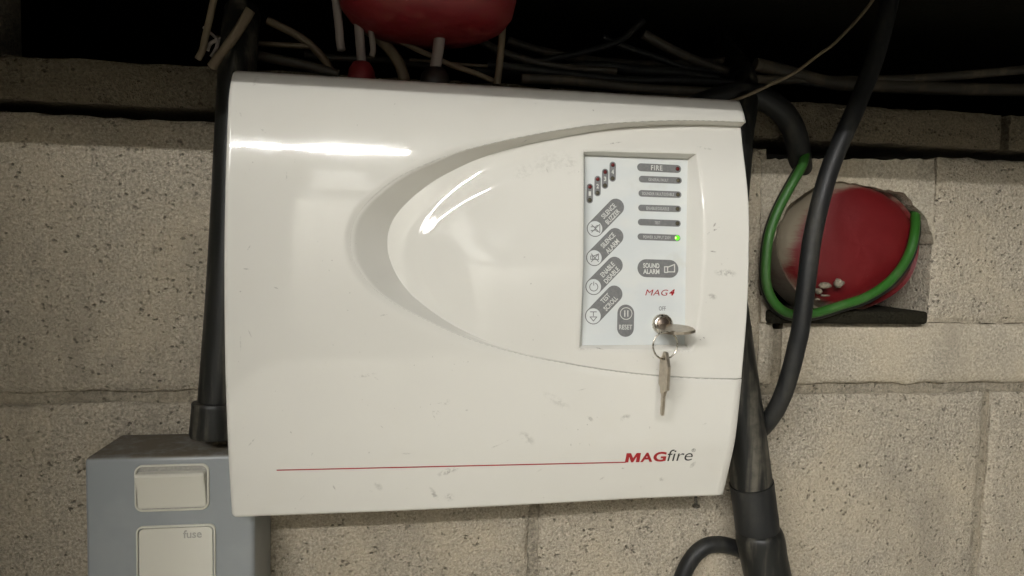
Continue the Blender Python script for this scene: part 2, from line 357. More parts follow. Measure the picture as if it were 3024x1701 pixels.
def hi(x, z):
    x = np.atleast_1d(np.asarray(x, float)).ravel(); z = np.atleast_1d(np.asarray(z, float)).ravel(); out = np.empty_like(x)
    for s in range(0, len(x), 4000):
        X, Z = x[s:s + 4000, None], z[s:s + 4000, None]
        d = np.hypot(X - ci[None, :, 0], Z - ci[None, :, 1]) + 2e-5
        ww = seglen / d ** 4
        e = np.maximum(d - dl, 0)
        wd = sst(dl / 0.014)
        r1 = wd * (0.132 * crest(e / 0.009) + 0.235 * (1 - (1 - np.clip(e / 0.15, 0, 1)) ** 2)) + (1 - wd) * sst(e / 0.085)
        off = -d0 * (1 - r1)
        out[s:s + 4000] = (ww * off).sum(1) / ww.sum(1)
    r = base_h(x, z) + out
    return r
def hi_edge(x, z): return hi(x, z) - rnd(W_ - np.asarray(x), 0.0018)
hi1 = lambda x, z: float(hi(x, z)[0])
# grids ---------------------------------------------------------
def grid_me(name, G, extra_faces=None, closed=False):
    n, m = G.shape[:2]; V = G.reshape(-1, 3); F = []
    idx = np.arange(n * m).reshape(n, m)
    mm = m if closed else m - 1
    a = idx[:-1, :mm]; b = np.roll(idx, -1, 1)[:-1, :mm]; c = np.roll(idx, -1, 1)[1:, :mm]; d = idx[1:, :mm]
    F = np.stack([a, b, c, d], -1).reshape(-1, 4).tolist()
    return V, F
def join_grids(name, grids, merge=1e-5):
    V, F = [], []; off = 0
    for v, f in grids:
        V.append(v); F += [[i + off for i in q] for q in f]; off += len(v)
    me = bpy.data.meshes.new(name); me.from_pydata(np.vstack(V).tolist(), [], F); return fix_normals(me, merge)
# border path (top right -> top left -> bottom left -> bottom right), rounded left corners
R_ = 0.0035
def arc(cx, cz, a0, a1, n=7): return [(cx + R_ * math.cos(a), cz + R_ * math.sin(a)) for a in np.linspace(a0, a1, n)]
bord = [(W_, H_)] + arc(R_, H_ - R_, math.pi / 2, math.pi) + arc(R_, R_, math.pi, 1.5 * math.pi) + [(W_, 0)]
iTL, iBL = 88, 200
def border_pts():
    out = np.zeros((NT, 2)); b = np.array(bord)
    def seg(i0, i1, pts):
        pts = np.array(pts); L = np.concatenate([[0], np.cumsum(np.linalg.norm(np.diff(pts, axis=0), axis=1))]); u = np.linspace(0, L[-1], i1 - i0 + 1)
        out[i0:i1 + 1, 0] = np.interp(u, L, pts[:, 0]); out[i0:i1 + 1, 1] = np.interp(u, L, pts[:, 1])
    seg(0, iTL - 4, b[[0, 1]]); seg(iTL - 4, iTL + 4, b[1:8]); seg(iTL + 4, iBL - 4, b[[7, 8]]); seg(iBL - 4, iBL + 4, b[8:15]); seg(iBL + 4, NT - 1, b[[14, 15]])
    return out
bp = border_pts()
nS = 90
s1 = np.concatenate([np.linspace(0, .08, 10)[:-1], np.linspace(.08, .93, 60)[:-1], 1 - (.07 * (1 - np.linspace(0, 1, 24)) ** 1.6)])
cov = co[None] * (1 - s1[:, None, None]) + bp[None] * s1[:, None, None]
X, Z = cov[..., 0], cov[..., 1]
# x snapped to be dense at the right hand end
dco = np.min(np.hypot(X.ravel()[:, None] - co[None, ::2, 0], Z.ravel()[:, None] - co[None, ::2, 1]), axis=1).reshape(X.shape)
def lip(d): return 0.0014 * np.clip(1 - d / 0.005, 0, 1) ** 2
Hc = hc(X, Z) - lip(dco)
G1 = grid_me('c', np.stack([X, -Hc, Z], -1))
# skirt: back from the border
skirt = []
for dep in (0.0, 0.002, 0.02, 0.06):
    inset = 0.0 if dep == 0 else 0.0003
    skirt.append(np.stack([bp[:, 0], -(hc(bp[:, 0], bp[:, 1]) - dep), bp[:, 1]], -1))
G2 = grid_me('s', np.array(skirt))
# band
sb = np.linspace(0, 1, 22)
fb = np.where(sb < .16, sb ** 2 / .32, sb - .08) / .92
hb0 = hc(co[:, 0], co[:, 1]) - lip(0); hb1 = base_h(ci[:, 0], ci[:, 1]) - d0 - rnd(W_ - ci[:, 0], 0.0018)
bx = co[None] * (1 - sb[:, None, None]) + ci[None] * sb[:, None, None]
bh = hb0[None] * (1 - fb[:, None]) + hb1[None] * fb[:, None]
tw = np.clip((np.arange(NT) - 200) / 40., 0, 1)
bh = bh - (0.0011 * np.sin(np.pi * sb) ** 2)[:, None] * tw[None]
G3 = grid_me('b', np.stack([bx[..., 0], -bh, bx[..., 1]], -1))
panel = empty('fire_alarm_panel', (W_ / 2, 0, H_ / 2), 'large cream plastic fire alarm control panel with keypad, mounted on the concrete block wall', 'alarm panel')
link('front_cover', join_grids('front_cover', [G1, G2, G3]), M['cover'], panel, angle=50)
# right-hand side wall, following the stepped edge
def side_strip(zs, hs):
    z = np.array(zs); h = np.array(hs)
    return grid_me('r', np.array([np.stack([np.full(len(z), W_), -(h - d), z], -1) for d in (0, .003, .03)]))
# fascia -------------------------------------------------------
rim_px = {'TL': (1722, 447), 'TR': (2058, 453), 'BR': (2046, 1038), 'BL': (1709, 1030)}
rimR = [(2046, 1038), (2053, 1015), (2065, 930), (2073, 860), (2079, 790), (2081, 700), (2081, 640), (2075, 567), (2067, 505), (2058, 453)]
key_px = {'TL': (1728, 459), 'TR': (2031, 471), 'BR': (2022, 1018), 'BL': (1719, 1020)}
iA, iB = 78, 228                                   # fascia curve samples facing the rim's left corners
rim_w = lambda p: onsurf(*p, lambda x, z: hi1(x, z))
R = {k: rim_w(v)[[0, 2]] for k, v in rim_px.items()}
nR = 60
rimRw = np.array([rim_w(p)[[0, 2]] for p in rimR]); Lr = np.concatenate([[0], np.cumsum(np.linalg.norm(np.diff(rimRw, axis=0), axis=1))])
u = np.linspace(0, Lr[-1], nR); rr = np.stack([np.interp(u, Lr, rimRw[:, 0]), np.interp(u, Lr, rimRw[:, 1])], -1)
for _ in range(6): rr[1:-1] = (rr[:-2] + 2 * rr[1:-1] + rr[2:]) / 4
def corner_ease(n): return np.linspace(0, 1, n)
def lerp(a, b, n): return a + (b - a) * corner_ease(n)[:, None]
rim = np.vstack([lerp(R['TR'], R['TL'], iA + 1)[:-1], lerp(R['TL'], R['BL'], iB - iA + 1)[:-1], lerp(R['BL'], R['BR'], NT - iB)[:-1], rr[:-1]])
outer = np.vstack([ci, np.stack([np.full(nR - 1, W_), np.linspace(ci[-1, 1], ci[0, 1], nR)[:-1]], -1)[0:]])
# counts: rim has NT-1 + nR-1, outer has NT + nR-1 with last ci == first edge point -> drop it
outer = np.vstack([ci[:-1], np.stack([np.full(nR, W_), np.linspace(ci[-1, 1], ci[0, 1], nR)], -1)[:-1]])
s2 = np.concatenate([np.linspace(0, .07, 8)[:-1], np.linspace(.07, .34, 80)[:-1], np.linspace(.34, .9, 36)[:-1], np.linspace(.9, 1, 10)])
fx = outer[None] * (1 - s2[:, None, None]) + rim[None] * s2[:, None, None]
dr = np.min(np.hypot(fx[..., 0].ravel()[:, None] - rim[None, ::2, 0], fx[..., 1].ravel()[:, None] - rim[None, ::2, 1]), axis=1).reshape(fx.shape[:2])
FH = hi_edge(fx[..., 0].ravel(), fx[..., 1].ravel()).reshape(fx.shape[:2])
FH = FH - 0.0006 * np.clip(1 - dr / 0.0025, 0, 1) ** 2
G4 = grid_me('f', np.stack([fx[..., 0], -FH, fx[..., 1]], -1), closed=True)
rim_h = FH[-1]
# keypad plane: h = k0 + k1*z
hT = hi1((R['TL'][0] + R['TR'][0]) / 2, (R['TL'][1] + R['TR'][1]) / 2) - 0.0085; hB = hi1((R['BL'][0] + R['BR'][0]) / 2, (R['BL'][1] + R['BR'][1]) / 2) - 0.0045
zT = (R['TL'][1] + R['TR'][1]) / 2; zB = (R['BL'][1] + R['BR'][1]) / 2
K1 = (hT - hB) / (zT - zB); K0 = hB - K1 * zB
hk = lambda x, z: K0 + K1 * z
def K(px, py, lift=0.0):
    q = onsurf(px, py, lambda x, z: hk(x, z) + lift); return q
KK = {k: K(*v)[[0, 2]] for k, v in key_px.items()}
key = np.vstack([lerp(KK['TR'], KK['TL'], iA + 1)[:-1], lerp(KK['TL'], KK['BL'], iB - iA + 1)[:-1], lerp(KK['BL'], KK['BR'], NT - iB)[:-1], lerp(KK['BR'], KK['TR'], nR)[:-1]])
sw = np.linspace(0, 1, 14)
prof = np.where(sw < .22, sw ** 2 / .44, sw - .11) / .89           # rounded at the rim
wx_ = rim[None] * (1 - sw[:, None, None]) + key[None] * sw[:, None, None]
wh = rim_h[None] * (1 - prof[:, None]) + (hk(key[:, 0], key[:, 1]) - 0.0004)[None] * prof[:, None]
G5 = grid_me('w', np.stack([wx_[..., 0], -wh, wx_[..., 1]], -1), closed=True)
eh = hi_edge(np.full(nR, W_), np.linspace(ci[-1, 1], ci[0, 1], nR))
G6 = side_strip(np.linspace(ci[-1, 1], ci[0, 1], nR), eh)
fascia = link('oval_fascia', join_grids('oval_fascia', [G4, G5, G6]), M['fascia'], panel, angle=42)
# cover's own right side strips (upper lip and lower part)
zz = np.linspace(co[0, 1], H_ - .0, 14); zl = np.linspace(0, co[-1, 1], 14)
bandz = bx[:, 0, 1]; bandh = bh[:, 0]
sideg = [side_strip(zz, hc(np.full(14, W_), zz)), side_strip(zl, hc(np.full(14, W_), zl)), side_strip(bandz, bandh)]
link('upper_side', join_grids('upper_side', [sideg[0], sideg[2]]), M['cover'], panel, angle=40)
link('lower_side', join_grids('lower_side', [sideg[1]]), M['cover'], panel, angle=40)
link('back_box', rbox_me('back_box', 0.004, W_ - 0.004, -0.058, -0.001, 0.004, H_ - 0.006, .002), M['cable'], panel)

# ------------------------------------------------------------------ keypad
nk = np.array([0, -1, -K1]); nk /= np.linalg.norm(nk)                       # outward normal
UX = np.array([1.0, 0, 0]); VZ = np.cross(UX, -nk); VZ /= np.linalg.norm(VZ)
if VZ[2] < 0: VZ = -VZ
ko = [K(*key_px[k]) for k in ('TL', 'TR', 'BR', 'BL')]
O0 = K(1875, 740)
def loc2(q): q = np.array(q) - O0; return (float(q @ UX), float(q @ VZ))
kp = prism_me('keypad', [loc2(q) for q in ko], O0, UX, VZ, nk, 0.0004, -0.0004, 0.00012)
keypad = link('keypad', kp, M['keypad'], panel, smooth=False)
def kpt(px, py): return np.array(loc2(K(px, py)))
def rounded(pts_fn, n): return [pts_fn(t) for t in np.linspace(0, 1, n)]
def pill_outline(a, b, r, n=14):
    a, b = np.array(a), np.array(b); d = b - a; L = np.linalg.norm(d); d = d / L if L > 1e-9 else np.array([1, 0]); p = np.array([-d[1], d[0]]); out = []
    for k in range(n + 1):
        t = -math.pi / 2 + math.pi * k / n; out.append(tuple(b + r * (d * math.cos(t) + p * math.sin(t))))
    for k in range(n + 1):
        t = math.pi / 2 + math.pi * k / n; out.append(tuple(a + r * (d * math.cos(t) + p * math.sin(t))))
    return out
PXK = np.linalg.norm(kpt(1975, 740) - kpt(1875, 740)) / 100           # metres per px across the keypad
PXV = np.linalg.norm(kpt(1875, 790) - kpt(1875, 690)) / 100
def pill(name, a, b, rpx, m, parent, lift=0.0, th=0.00012):
    """a, b: px positions of the two end circle centres"""
    me = prism_me(name, pill_outline(kpt(*a), kpt(*b), rpx * PXK), O0, UX, VZ, nk, th, lift)
    return link(name, me, m, parent, smooth=False)
def polyline_me(name, strokes, wpx, lift, th=0.0001, closed=False):
    """thin printed strokes given in px, as joined quads"""
    V, F = [], []
    for st in strokes:
        q = [kpt(*p) for p in st]
        for a, b in zip(q[:-1], q[1:]):
            d = b - a; L = np.linalg.norm(d)
            if L < 1e-9: continue
            d /= L; p = np.array([-d[1], d[0]]) * wpx * PXK / 2; e = d * wpx * PXK * .35
            k = len(V)
            for c in (a - e - p, b + e - p, b + e + p, a - e + p): V.append(O0 + UX * c[0] + VZ * c[1] + nk * (lift + th + k * 1e-8))
            F.append((k, k + 1, k + 2, k + 3))
    return fix_normals(mesh(name, V, F))
def circ(cx, cy, r, a0=0, a1=360, n=26, ry=None): return [(cx + r * math.cos(math.radians(a0 + (a1 - a0) * k / n)), cy - (ry or r) * math.sin(math.radians(a0 + (a1 - a0) * k / n))) for k in range(n + 1)]

def text_mesh(body, bold=0.0, shear=0.0, spacing=1.0):
    cu = bpy.data.curves.new('t', 'FONT'); cu.body = body; cu.size = 1; cu.resolution_u = 4; cu.offset = bold; cu.shear = shear; cu.space_character = spacing; cu.fill_mode = 'FRONT'
    o = bpy.data.objects.new('t', cu); COL.objects.link(o); dg = bpy.context.evaluated_depsgraph_get(); dg.update()
    me = bpy.data.meshes.new_from_object(o.evaluated_get(dg)); bpy.data.objects.remove(o); bpy.data.curves.remove(cu)
    me.materials.clear()
    return me
def text_on_keypad(body, c, wpx, hpx, ang, m, parent, bold=0.0, shear=0.0, name='lettering', lift=0.0003, spacing=1.0):
    me = text_mesh(body, bold, shear, spacing); co_ = np.empty(len(me.vertices) * 3); me.vertices.foreach_get('co', co_); v = co_.reshape(-1, 3)
    lo, hi_ = v.min(0), v.max(0); mid = (lo + hi_) / 2; a = math.radians(ang); d = np.array([math.cos(a), math.sin(a)]); p = np.array([-d[1], d[0]]); C = kpt(*c)
    sx = wpx * PXK / (hi_[0] - lo[0]); sy = hpx * PXK / (hi_[1] - lo[1])
    q = C + (v[:, :1] - mid[0]) * sx * d + (v[:, 1:2] - mid[1]) * sy * p
    w3 = O0 + q[:, :1] * UX + q[:, 1:2] * VZ + nk * lift
    me.vertices.foreach_set('co', w3.ravel()); me.update(); me.name = name
    return link(name, me, m, parent, smooth=False)
# zone strips (1..4)
for num, xt, yt, yb in (('1', 1742, 552, 591), ('2', 1765, 529, 570), ('3', 1787, 508, 548), ('4', 1809.5, 487, 527)):
    st = pill('zone_strip', (xt, yt), (xt - .6, yb), 9.3, M['grey'], keypad); st['label'] = 'grey zone %s strip' % num
    text_on_keypad(num, (xt - .4, (yt + yb) / 2 + .5), 7, 13, 0, M['white'], keypad, bold=.04)
    for (yy, mm, dx) in ((yt, 'ledred', 0), (yb, 'leddark', -.6)):
        pill('led_hole', (xt + dx, yy), (xt + dx + .01, yy), 6.3, M['blackprint'], keypad, .00013, .00005)
        bm = bmesh.new(); bmesh.ops.create_uvsphere(bm, u_segments=16, v_segments=8, radius=5.2 * PXK)
        for v in bm.verts: v.co.y *= .35
        l = link('led', from_bm('led', bm), M[mm], None); l.location = K(xt + dx, yy, 0.0002); attach(l, keypad)
# indicator bars
bars = [('FIRE', 1893, 494, 2000, 499, 11.5, 34, 14.5, 1939, 496, 2001, 'ledred', 'white'),
        ('GENERAL FAULT', 1896, 529, 2004, 533, 9.5, 60, 8.5, 1944, 531.5, 2003, 'leddark', 'dimwhite'),
        ('SOUNDER FAULT/DISABLE', 1895, 571, 2003, 575, 9.5, 95, 9, 1943, 573, 2002, 'leddark', 'dimwhite'),
        ('ENABLE/DISABLE', 1894, 614, 2002, 617, 9.3, 67, 9.5, 1942, 616, 2001, 'leddark', 'dimwhite'),
        ('TEST', 1893, 656, 2001, 660, 9.3, 16, 8.5, 1941, 658, 2000.5, 'leddark', 'dimwhite'),
        ('POWER SUPPLY 230V', 1892, 699, 2000, 703, 9.3, 82, 9, 1940, 701, 2000, 'ledgreen', 'dimwhite')]
for (tx, x0, y0, x1, y1, r, tw, th, tcx, tcy, lx, mm, tm) in bars:
    st = pill('indicator_strip', (x0, y0), (x1, y1), r, M['grey'], keypad); st['label'] = 'grey %s indicator strip' % tx.lower()
    text_on_keypad(tx, (tcx, tcy), tw, th, 0, M[tm], keypad, bold=.018, spacing=1.06 if tx != 'FIRE' else 1.12)
    pill('led_hole', (lx, y1 - .2), (lx + .01, y1 - .2), 7.4 if mm == 'ledgreen' else 6.4, M['blackprint'], keypad, .00013, .00005)
    bm = bmesh.new(); bmesh.ops.create_uvsphere(bm, u_segments=16, v_segments=8, radius=(7.4 if mm == 'ledgreen' else 5.4) * PXK)
    for v in bm.verts: v.co.y *= .35
    l = link('led', from_bm('led', bm), M[mm], None); l.location = K(lx, y1 - .2, 0.0002); attach(l, keypad)
    if mm == 'ledgreen':
        l['label'] = 'lit green led'
        bm = bmesh.new(); bmesh.ops.create_uvsphere(bm, u_segments=12, v_segments=6, radius=3.3 * PXK)
        for v in bm.verts: v.co.y *= .5; v.co.x *= .8
        l = link('led_core', from_bm('led_core', bm), M['ledhot'], None); l.location = K(lx - 4.6, y1 - .6, 0.0007); attach(l, keypad)
# slanted push buttons
btns = [(('SILENCE', 'BUZZER'), (1757, 675), (1819, 611), 23.5, (1797, 623.5), (1809, 640), 62, 60, 'buzzer'),
        (('SILENCE', 'ALARM'), (1755, 761), (1817, 698), 23.5, (1795, 710), (1808, 727.5), 61, 56, 'horn'),
        (('ENABLE', 'DISABLE'), (1753, 846.5), (1815, 783), 23.5, (1794, 796), (1806, 812.5), 60, 64, 'power'),
        (('TEST', 'SCROLL'), (1752, 933), (1814, 868), 23.5, (1787.5, 881), (1803, 896), 36, 56, 'scroll')]
for (t1, t2), a, b, r, c1, c2, w1, w2, ic in btns:
    bt = pill('push_button', a, b, r, M['grey'], keypad); bt['label'] = 'slanted grey %s %s button' % (t1.lower(), t2.lower())
    text_on_keypad(t1, c1, w1 * .84, 14, 46, M['white'], keypad, bold=.018)
    text_on_keypad(t2, c2, w2 * .87, 14, 46, M['white'], keypad, bold=.018)
    pill('button_disc', a, (a[0] + .01, a[1]), 21 if ic != 'x' else 20, M['keypad'], keypad, .00014, .0001)
    x, y = a
    if ic == 'buzzer': st = [circ(x + 9, y, 9, 95, 265, 14), [(x + 14, y - 11), (x + 14, y + 11)], [(x - 12, y - 5), (x - 2, y - 5)], [(x - 12, y + 6), (x - 2, y + 6)], [(x - 10, y - 11), (x + 13, y + 12)], [(x - 10, y + 11), (x + 13, y - 12)]]
    elif ic == 'horn': st = [[(x - 11, y - 5), (x - 5, y - 5), (x - 5, y + 5), (x - 11, y + 5), (x - 11, y - 5)], [(x - 4, y - 4), (x + 12, y - 11), (x + 12, y + 6), (x - 4, y + 5)], [(x - 9, y - 11), (x + 12, y + 12)], [(x - 9, y + 12), (x + 12, y - 11)]]
    elif ic == 'power': st = [circ(x, y + 1, 12, 115, 425, 26), [(x, y - 14), (x, y - 4)]]
    else: st = [[(x - 9, y - 12), (x + 9, y - 12)], [(x, y - 12), (x, y)], [(x - 10, y + 3), (x + 10, y + 3), (x, y + 15), (x - 10, y + 3)]]
    link('button_symbol', polyline_me('button_symbol', st, 2.3, .0003), M['grey'], keypad, smooth=False)
bt = pill('push_button', (1848, 925), (1847, 969), 24.2, M['grey'], keypad); bt['label'] = 'upright grey reset button'
link('button_symbol', polyline_me('button_symbol', [circ(1848.5, 926, 17.3)], 2.1, .0003), M['white'], keypad, smooth=False)
link('button_symbol', polyline_me('button_symbol', [[(1844.5, 918), (1844.5, 934)], [(1853.5, 918), (1853.5, 934)]], 3.4, .0003), M['white'], keypad, smooth=False)
text_on_keypad('RESET', (1847.5, 966), 38, 13.5, 0, M['white'], keypad, bold=.012)
bt = pill('push_button', (1908, 792), (1978, 794), 25.4, M['grey'], keypad); bt['label'] = 'wide grey sound alarm button'
text_on_keypad('SOUND', (1923, 784.5), 48, 14, 0, M['white'], keypad, bold=.03)
text_on_keypad('ALARM', (1923, 802), 48, 14, 0, M['white'], keypad, bold=.03)
link('button_symbol', polyline_me('button_symbol', [[(1962, 788), (1971, 788), (1971, 804.5), (1962, 804.5), (1962, 788)], [(1972, 789), (1991.5, 781), (1991.5, 803), (1972, 803)]], 3, .0003), M['white'], keypad, smooth=False)
text_on_keypad('MAG', (1939, 864), 68, 17, 0, M['redprint'], keypad, bold=.0, shear=.25, spacing=1.04)
text_on_keypad('4', (1984, 863.5), 17, 17, 0, M['redprint'], keypad, bold=.045, shear=.28)
text_on_keypad('OFF', (1955.5, 911), 20, 12, 0, M['grey'], keypad, bold=.012, spacing=1.08)

# ------------------------------------------------------------------ logo on the cover
def hcs(x, z): return float(hc(x, z))
def text_on_cover(body, a, b, hpx, m, bold=0, shear=0, spacing=1.0, name='logo_letters', lift=.00015, glyph=None):
    """a, b: px of the bottom-left and bottom-right of the inked text"""
    me = text_mesh(body, bold, shear, spacing) if not glyph else mesh('glyph', [(x, y, 0) for x, y in glyph], [tuple(range(len(glyph)))])
    co_ = np.empty(len(me.vertices) * 3); me.vertices.foreach_get('co', co_); v = co_.reshape(-1, 3)
    lo, hi_ = v.min(0), v.max(0); A = onsurf(*a, hcs); B = onsurf(*b, hcs); T = onsurf(a[0], a[1] - hpx, hcs); hgt = T[2] - A[2]
    f = (v[:, 0] - lo[0]) / (hi_[0] - lo[0]); g = (v[:, 1] - lo[1]) / (hi_[1] - lo[1])
    x = A[0] + (B[0] - A[0]) * f; z = A[2] + (B[2] - A[2]) * f + g * hgt; y = -(hc(x, z) + lift)
    me.vertices.foreach_set('co', np.stack([x, y, z], -1).ravel()); me.update(); me.name = name
    return link(name, me, m, panel, smooth=False)
text_on_cover('M', (1845, 1365.8), (1888.5, 1364.8), 27.5, M['redprint'], glyph=[(0, 0), (.03, 1), (.33, 1), (.515, .47), (.71, 1), (1, 1), (.985, 0), (.74, 0), (.745, .60), (.565, 0), (.42, 0), (.245, .60), (.235, 0)])
text_on_cover('A', (1890, 1364.8), (1926, 1363.8), 27.8, M['redprint'], bold=.034)
text_on_cover('G', (1927, 1363.9), (1965, 1362.7), 29.2, M['redprint'], bold=.034)
text_on_cover('fire', (1968, 1362), (2043, 1360), 34, M['blackprint'], bold=-.004, shear=.08, spacing=.97)
text_on_cover('R', (2045, 1332), (2050.5, 1332), 6.5, M['blackprint'], bold=.0, name='registered_letter')
V, F = [], []
qc = onsurf(2048, 1329.5, hcs)
for k in range(25):
    for rr_ in (5.0, 6.0):
        a = 2 * math.pi * k / 24; x = qc[0] + rr_ * .00026 * math.cos(a); z = qc[2] + rr_ * .00024 * math.sin(a); V.append((x, -(hcs(x, z) + .00015), z))
for k in range(24): F.append((2 * k, 2 * k + 1, 2 * k + 3, 2 * k + 2))
link('registered_ring', fix_normals(mesh('registered_ring', V, F)), M['blackprint'], panel, smooth=False)
V, F = [], []
for k in range(61):
    px = 817 + (1848 - 817) * k / 60; py = 1388.5 + (1365 - 1388.5) * k / 60
    for o in (-1.7, 1.7):
        q = onsurf(px, py + o, hcs); V.append((q[0], -(hcs(q[0], q[2]) + .00012), q[2]))
for k in range(60): F.append((2 * k, 2 * k + 1, 2 * k + 3, 2 * k + 2))
link('red_stripe', fix_normals(mesh('red_stripe', V, F)), M['redprint'], panel, smooth=False)

# screw under the cover
def lathe_me(name, prof, O, A, seg=32):
    """prof: (distance along axis, radius)"""
    O, A = np.array(O, float), np.array(A, float); A /= np.linalg.norm(A); u = np.cross(A, [0.3, 0.2, .9]); u /= np.linalg.norm(u); v = np.cross(A, u); V, F = [], []
    for d, r in prof:
        for k in range(seg):
            a = 2 * math.pi * k / seg; V.append(O + A * d + r * (u * math.cos(a) + v * math.sin(a)))
    for i in range(len(prof) - 1):
        for k in range(seg): a, b = i * seg + k, i * seg + (k + 1) % seg; F.append((a, b, b + seg, a + seg))
    F.append(tuple(range(seg))[::-1]); F.append(tuple((len(prof) - 1) * seg + k for k in range(seg)))
    return fix_normals(mesh(name, V, F))
sq = P(2055, 1467, 0.066)
link('fixing_screw', lathe_me('fixing_screw', [(-.004, .0012), (.0058, .0012), (.0060, .0026), (.0066, .0031), (.0080, .0029), (.0088, .0018), (.0090, .0005)], (sq[0], sq[1], sq[2] - .0002), (0, -.12, -1), 20), M['steel'], panel, angle=45)

# lock barrel
Lc = K(1954, 957)
def frame(o, a, b, c): return lambda x, y, z: o + a * x + b * y + c * z
lk = lathe_me('lock_barrel', [(-.001, .0076), (.0022, .0077), (.0036, .0074), (.0044, .0066), (.0046, .0056), (.0038, .0050), (.0030, .0049)], Lc, nk, 40)
lock = link('lock_barrel', lk, M['nickel'], panel, angle=50)
link('lock_core', lathe_me('lock_core', [(0, .0048), (.0031, .0048), (.0034, .0044)], Lc, nk, 32), M['darkmetal'], lock, angle=40)

# ------------------------------------------------------------------ keys
def key_plate(name, outline, O, A, B, Nn, th, hole=None, bevel=.0003):
    """flat key part: outline in mm along A (length) and B (width), with an optional round hole (a,b,r)"""
    O, A, B, Nn = (np.array(t, float) for t in (O, A, B, Nn))
    bm = bmesh.new(); loops = [[(a, b) for a, b in outline]]
    if hole: loops.append([(hole[0] + hole[2] * math.cos(t), hole[1] + hole[2] * math.sin(t)) for t in np.linspace(0, 2 * math.pi, 21)[:-1]])
    es = []
    for lp in loops:
        vs = [bm.verts.new(O + (A * a + B * b) * .001 - Nn * th / 2) for a, b in lp]; es += [bm.edges.new((vs[i], vs[(i + 1) % len(vs)])) for i in range(len(vs))]
    bmesh.ops.triangle_fill(bm, use_beauty=True, use_dissolve=False, edges=es)
    r = bmesh.ops.extrude_face_region(bm, geom=bm.faces[:])
    for v in r['geom']:
        if isinstance(v, bmesh.types.BMVert): v.co += Vector(Nn * th)
    return from_bm(name, bm)
# key in the lock: blade goes in along -nk, the bow lies nearly level
dr_ = math.radians(13); kout = np.array([nk[0], nk[1] * math.cos(dr_) + nk[2] * math.sin(dr_), nk[2] * math.cos(dr_) + nk[1] * math.sin(dr_)])
tilt = math.radians(-7); kx = np.array([math.cos(tilt), 0, -math.sin(tilt)]); kx -= kout * (kx @ kout); kx /= np.linalg.norm(kx); kn = np.cross(kx, kout); kn *= np.sign(kn[2])
keyA = empty('key', tuple(Lc), 'flat metal key turned in the panel lock below the word OFF', 'key')
bow = [(4, -2.6), (5.5, -4.5), (8, -6.5), (13, -8), (19, -8), (24, -6.0), (28.5, -2.0), (31.5, 4), (31.8, 9.0), (29.5, 13.6), (23, 14.6), (16, 13.5), (9, 9.5), (6.0, 5.5), (4, 2.6)]
link('key_bow', key_plate('key_bow', bow, Lc + kout * .0018, kout, kx, kn, .0021, (26.0, -1.6, 1.7)), M['brass'], keyA, smooth=False)
link('key_blade', key_plate('key_blade', [(-14, -2.2), (5, -2.6), (5, 2.6), (-14, 2.2)], Lc + kout * .0018, kout, kx, kn, .0019), M['brass'], keyA, smooth=False)
hole = Lc + kout * (.0018 + .026) + kx * (-.0016)
# ring through the bow hole
ringc = P(1965, 1020, -(hole[1]) - .001)
rad = np.linalg.norm(P(1965, 1020, -hole[1]) - P(1926, 1020, -hole[1]))
rp = []
e1 = np.array([math.cos(math.radians(10)), math.sin(math.radians(10)), 0]); e2 = np.array([0, 0, 1.0])
for k in range(73):
    a = 2 * math.pi * k / 72 * 1.0 + 1.2; rp.append(ringc + rad * (e1 * math.cos(a) + e2 * math.sin(a)) + np.array([0, .0005 * math.sin(a * .5), 0]))
ring = link('key_ring', tube_me('key_ring', np.array(rp), .00065, 12, False), M['nickel'], None); tag(ring, 'thin steel split ring hanging from the key in the lock', 'key ring')
# hanging key
hk0 = P(1966, 1050, -ringc[1] + .0005)
dk = P(1955.5, 1221, -ringc[1] - .004) - hk0; dk /= np.linalg.norm(dk)
keyB = empty('key', tuple(hk0), 'second flat metal key hanging free from the split ring', 'key')
fac = np.array([math.cos(math.radians(89)), math.sin(math.radians(89)), 0.0]); fac -= dk * (fac @ dk); fac /= np.linalg.norm(fac); nn = np.cross(dk, fac)
ob = [(-2.5, -2.5), (-2.2, 2.5), (2, 5.0), (5, 8.0), (23.5, 8.0), (24.5, 4.5), (28.5, 3.4), (29.5, -1.4), (29, -2.4), (25.5, -3.8), (23, -8.0), (6, -8.0), (1, -4.6)]
link('key_bow', key_plate('key_bow', ob, hk0, dk, fac, nn, .0021, (1.6, 0, 1.8)), M['brass'], keyB, smooth=False)
bl = [(28.5, -2.0), (28.5, 2.2), (31, 1.5), (34, 2.2), (37, 1.4), (40, 2.1), (43.6, 1.8), (44.2, 0), (43.8, -2.0)]
link('key_blade', key_plate('key_blade', bl, hk0, dk, fac, nn, .0018), M['brass'], keyB, smooth=False)

# ------------------------------------------------------------------ wall of concrete blocks
wall = bpy.data.objects.new('wall', mesh('wall', [(-1.2, .075, -.55), (1.75, .075, -.55), (1.75, .075, .135), (-1.2, .075, .135), (-1.2, .075, .312), (0.30, .075, .312), (0.30, .075, .135),
                                                  (-1.2, .006, -.55), (1.75, .006, -.55), (1.75, .006, .135 - .012), (-1.2, .006, .135 - .012)], [(0, 1, 2, 3), (3, 6, 5, 4), (7, 8, 9, 10)]))
COL.objects.link(wall); wall.data.materials.append(M['mortar']); tag(wall, kind='structure')
zj = P(570, 1137)[2]; zj2 = P(2450, 1180)[2]; print('bed joint', zj, zj2)
ZB = (zj + zj2) / 2; BH, BL, J = .215, .440, .010
nh0 = P(2246, 952); NX0, NZ0 = nh0[0], nh0[2]; NX1 = P(2755, 800)[0]; print('niche', NX0, NZ0, NX1)
WT = P(2400, 303)[2]; print('wall top', WT)
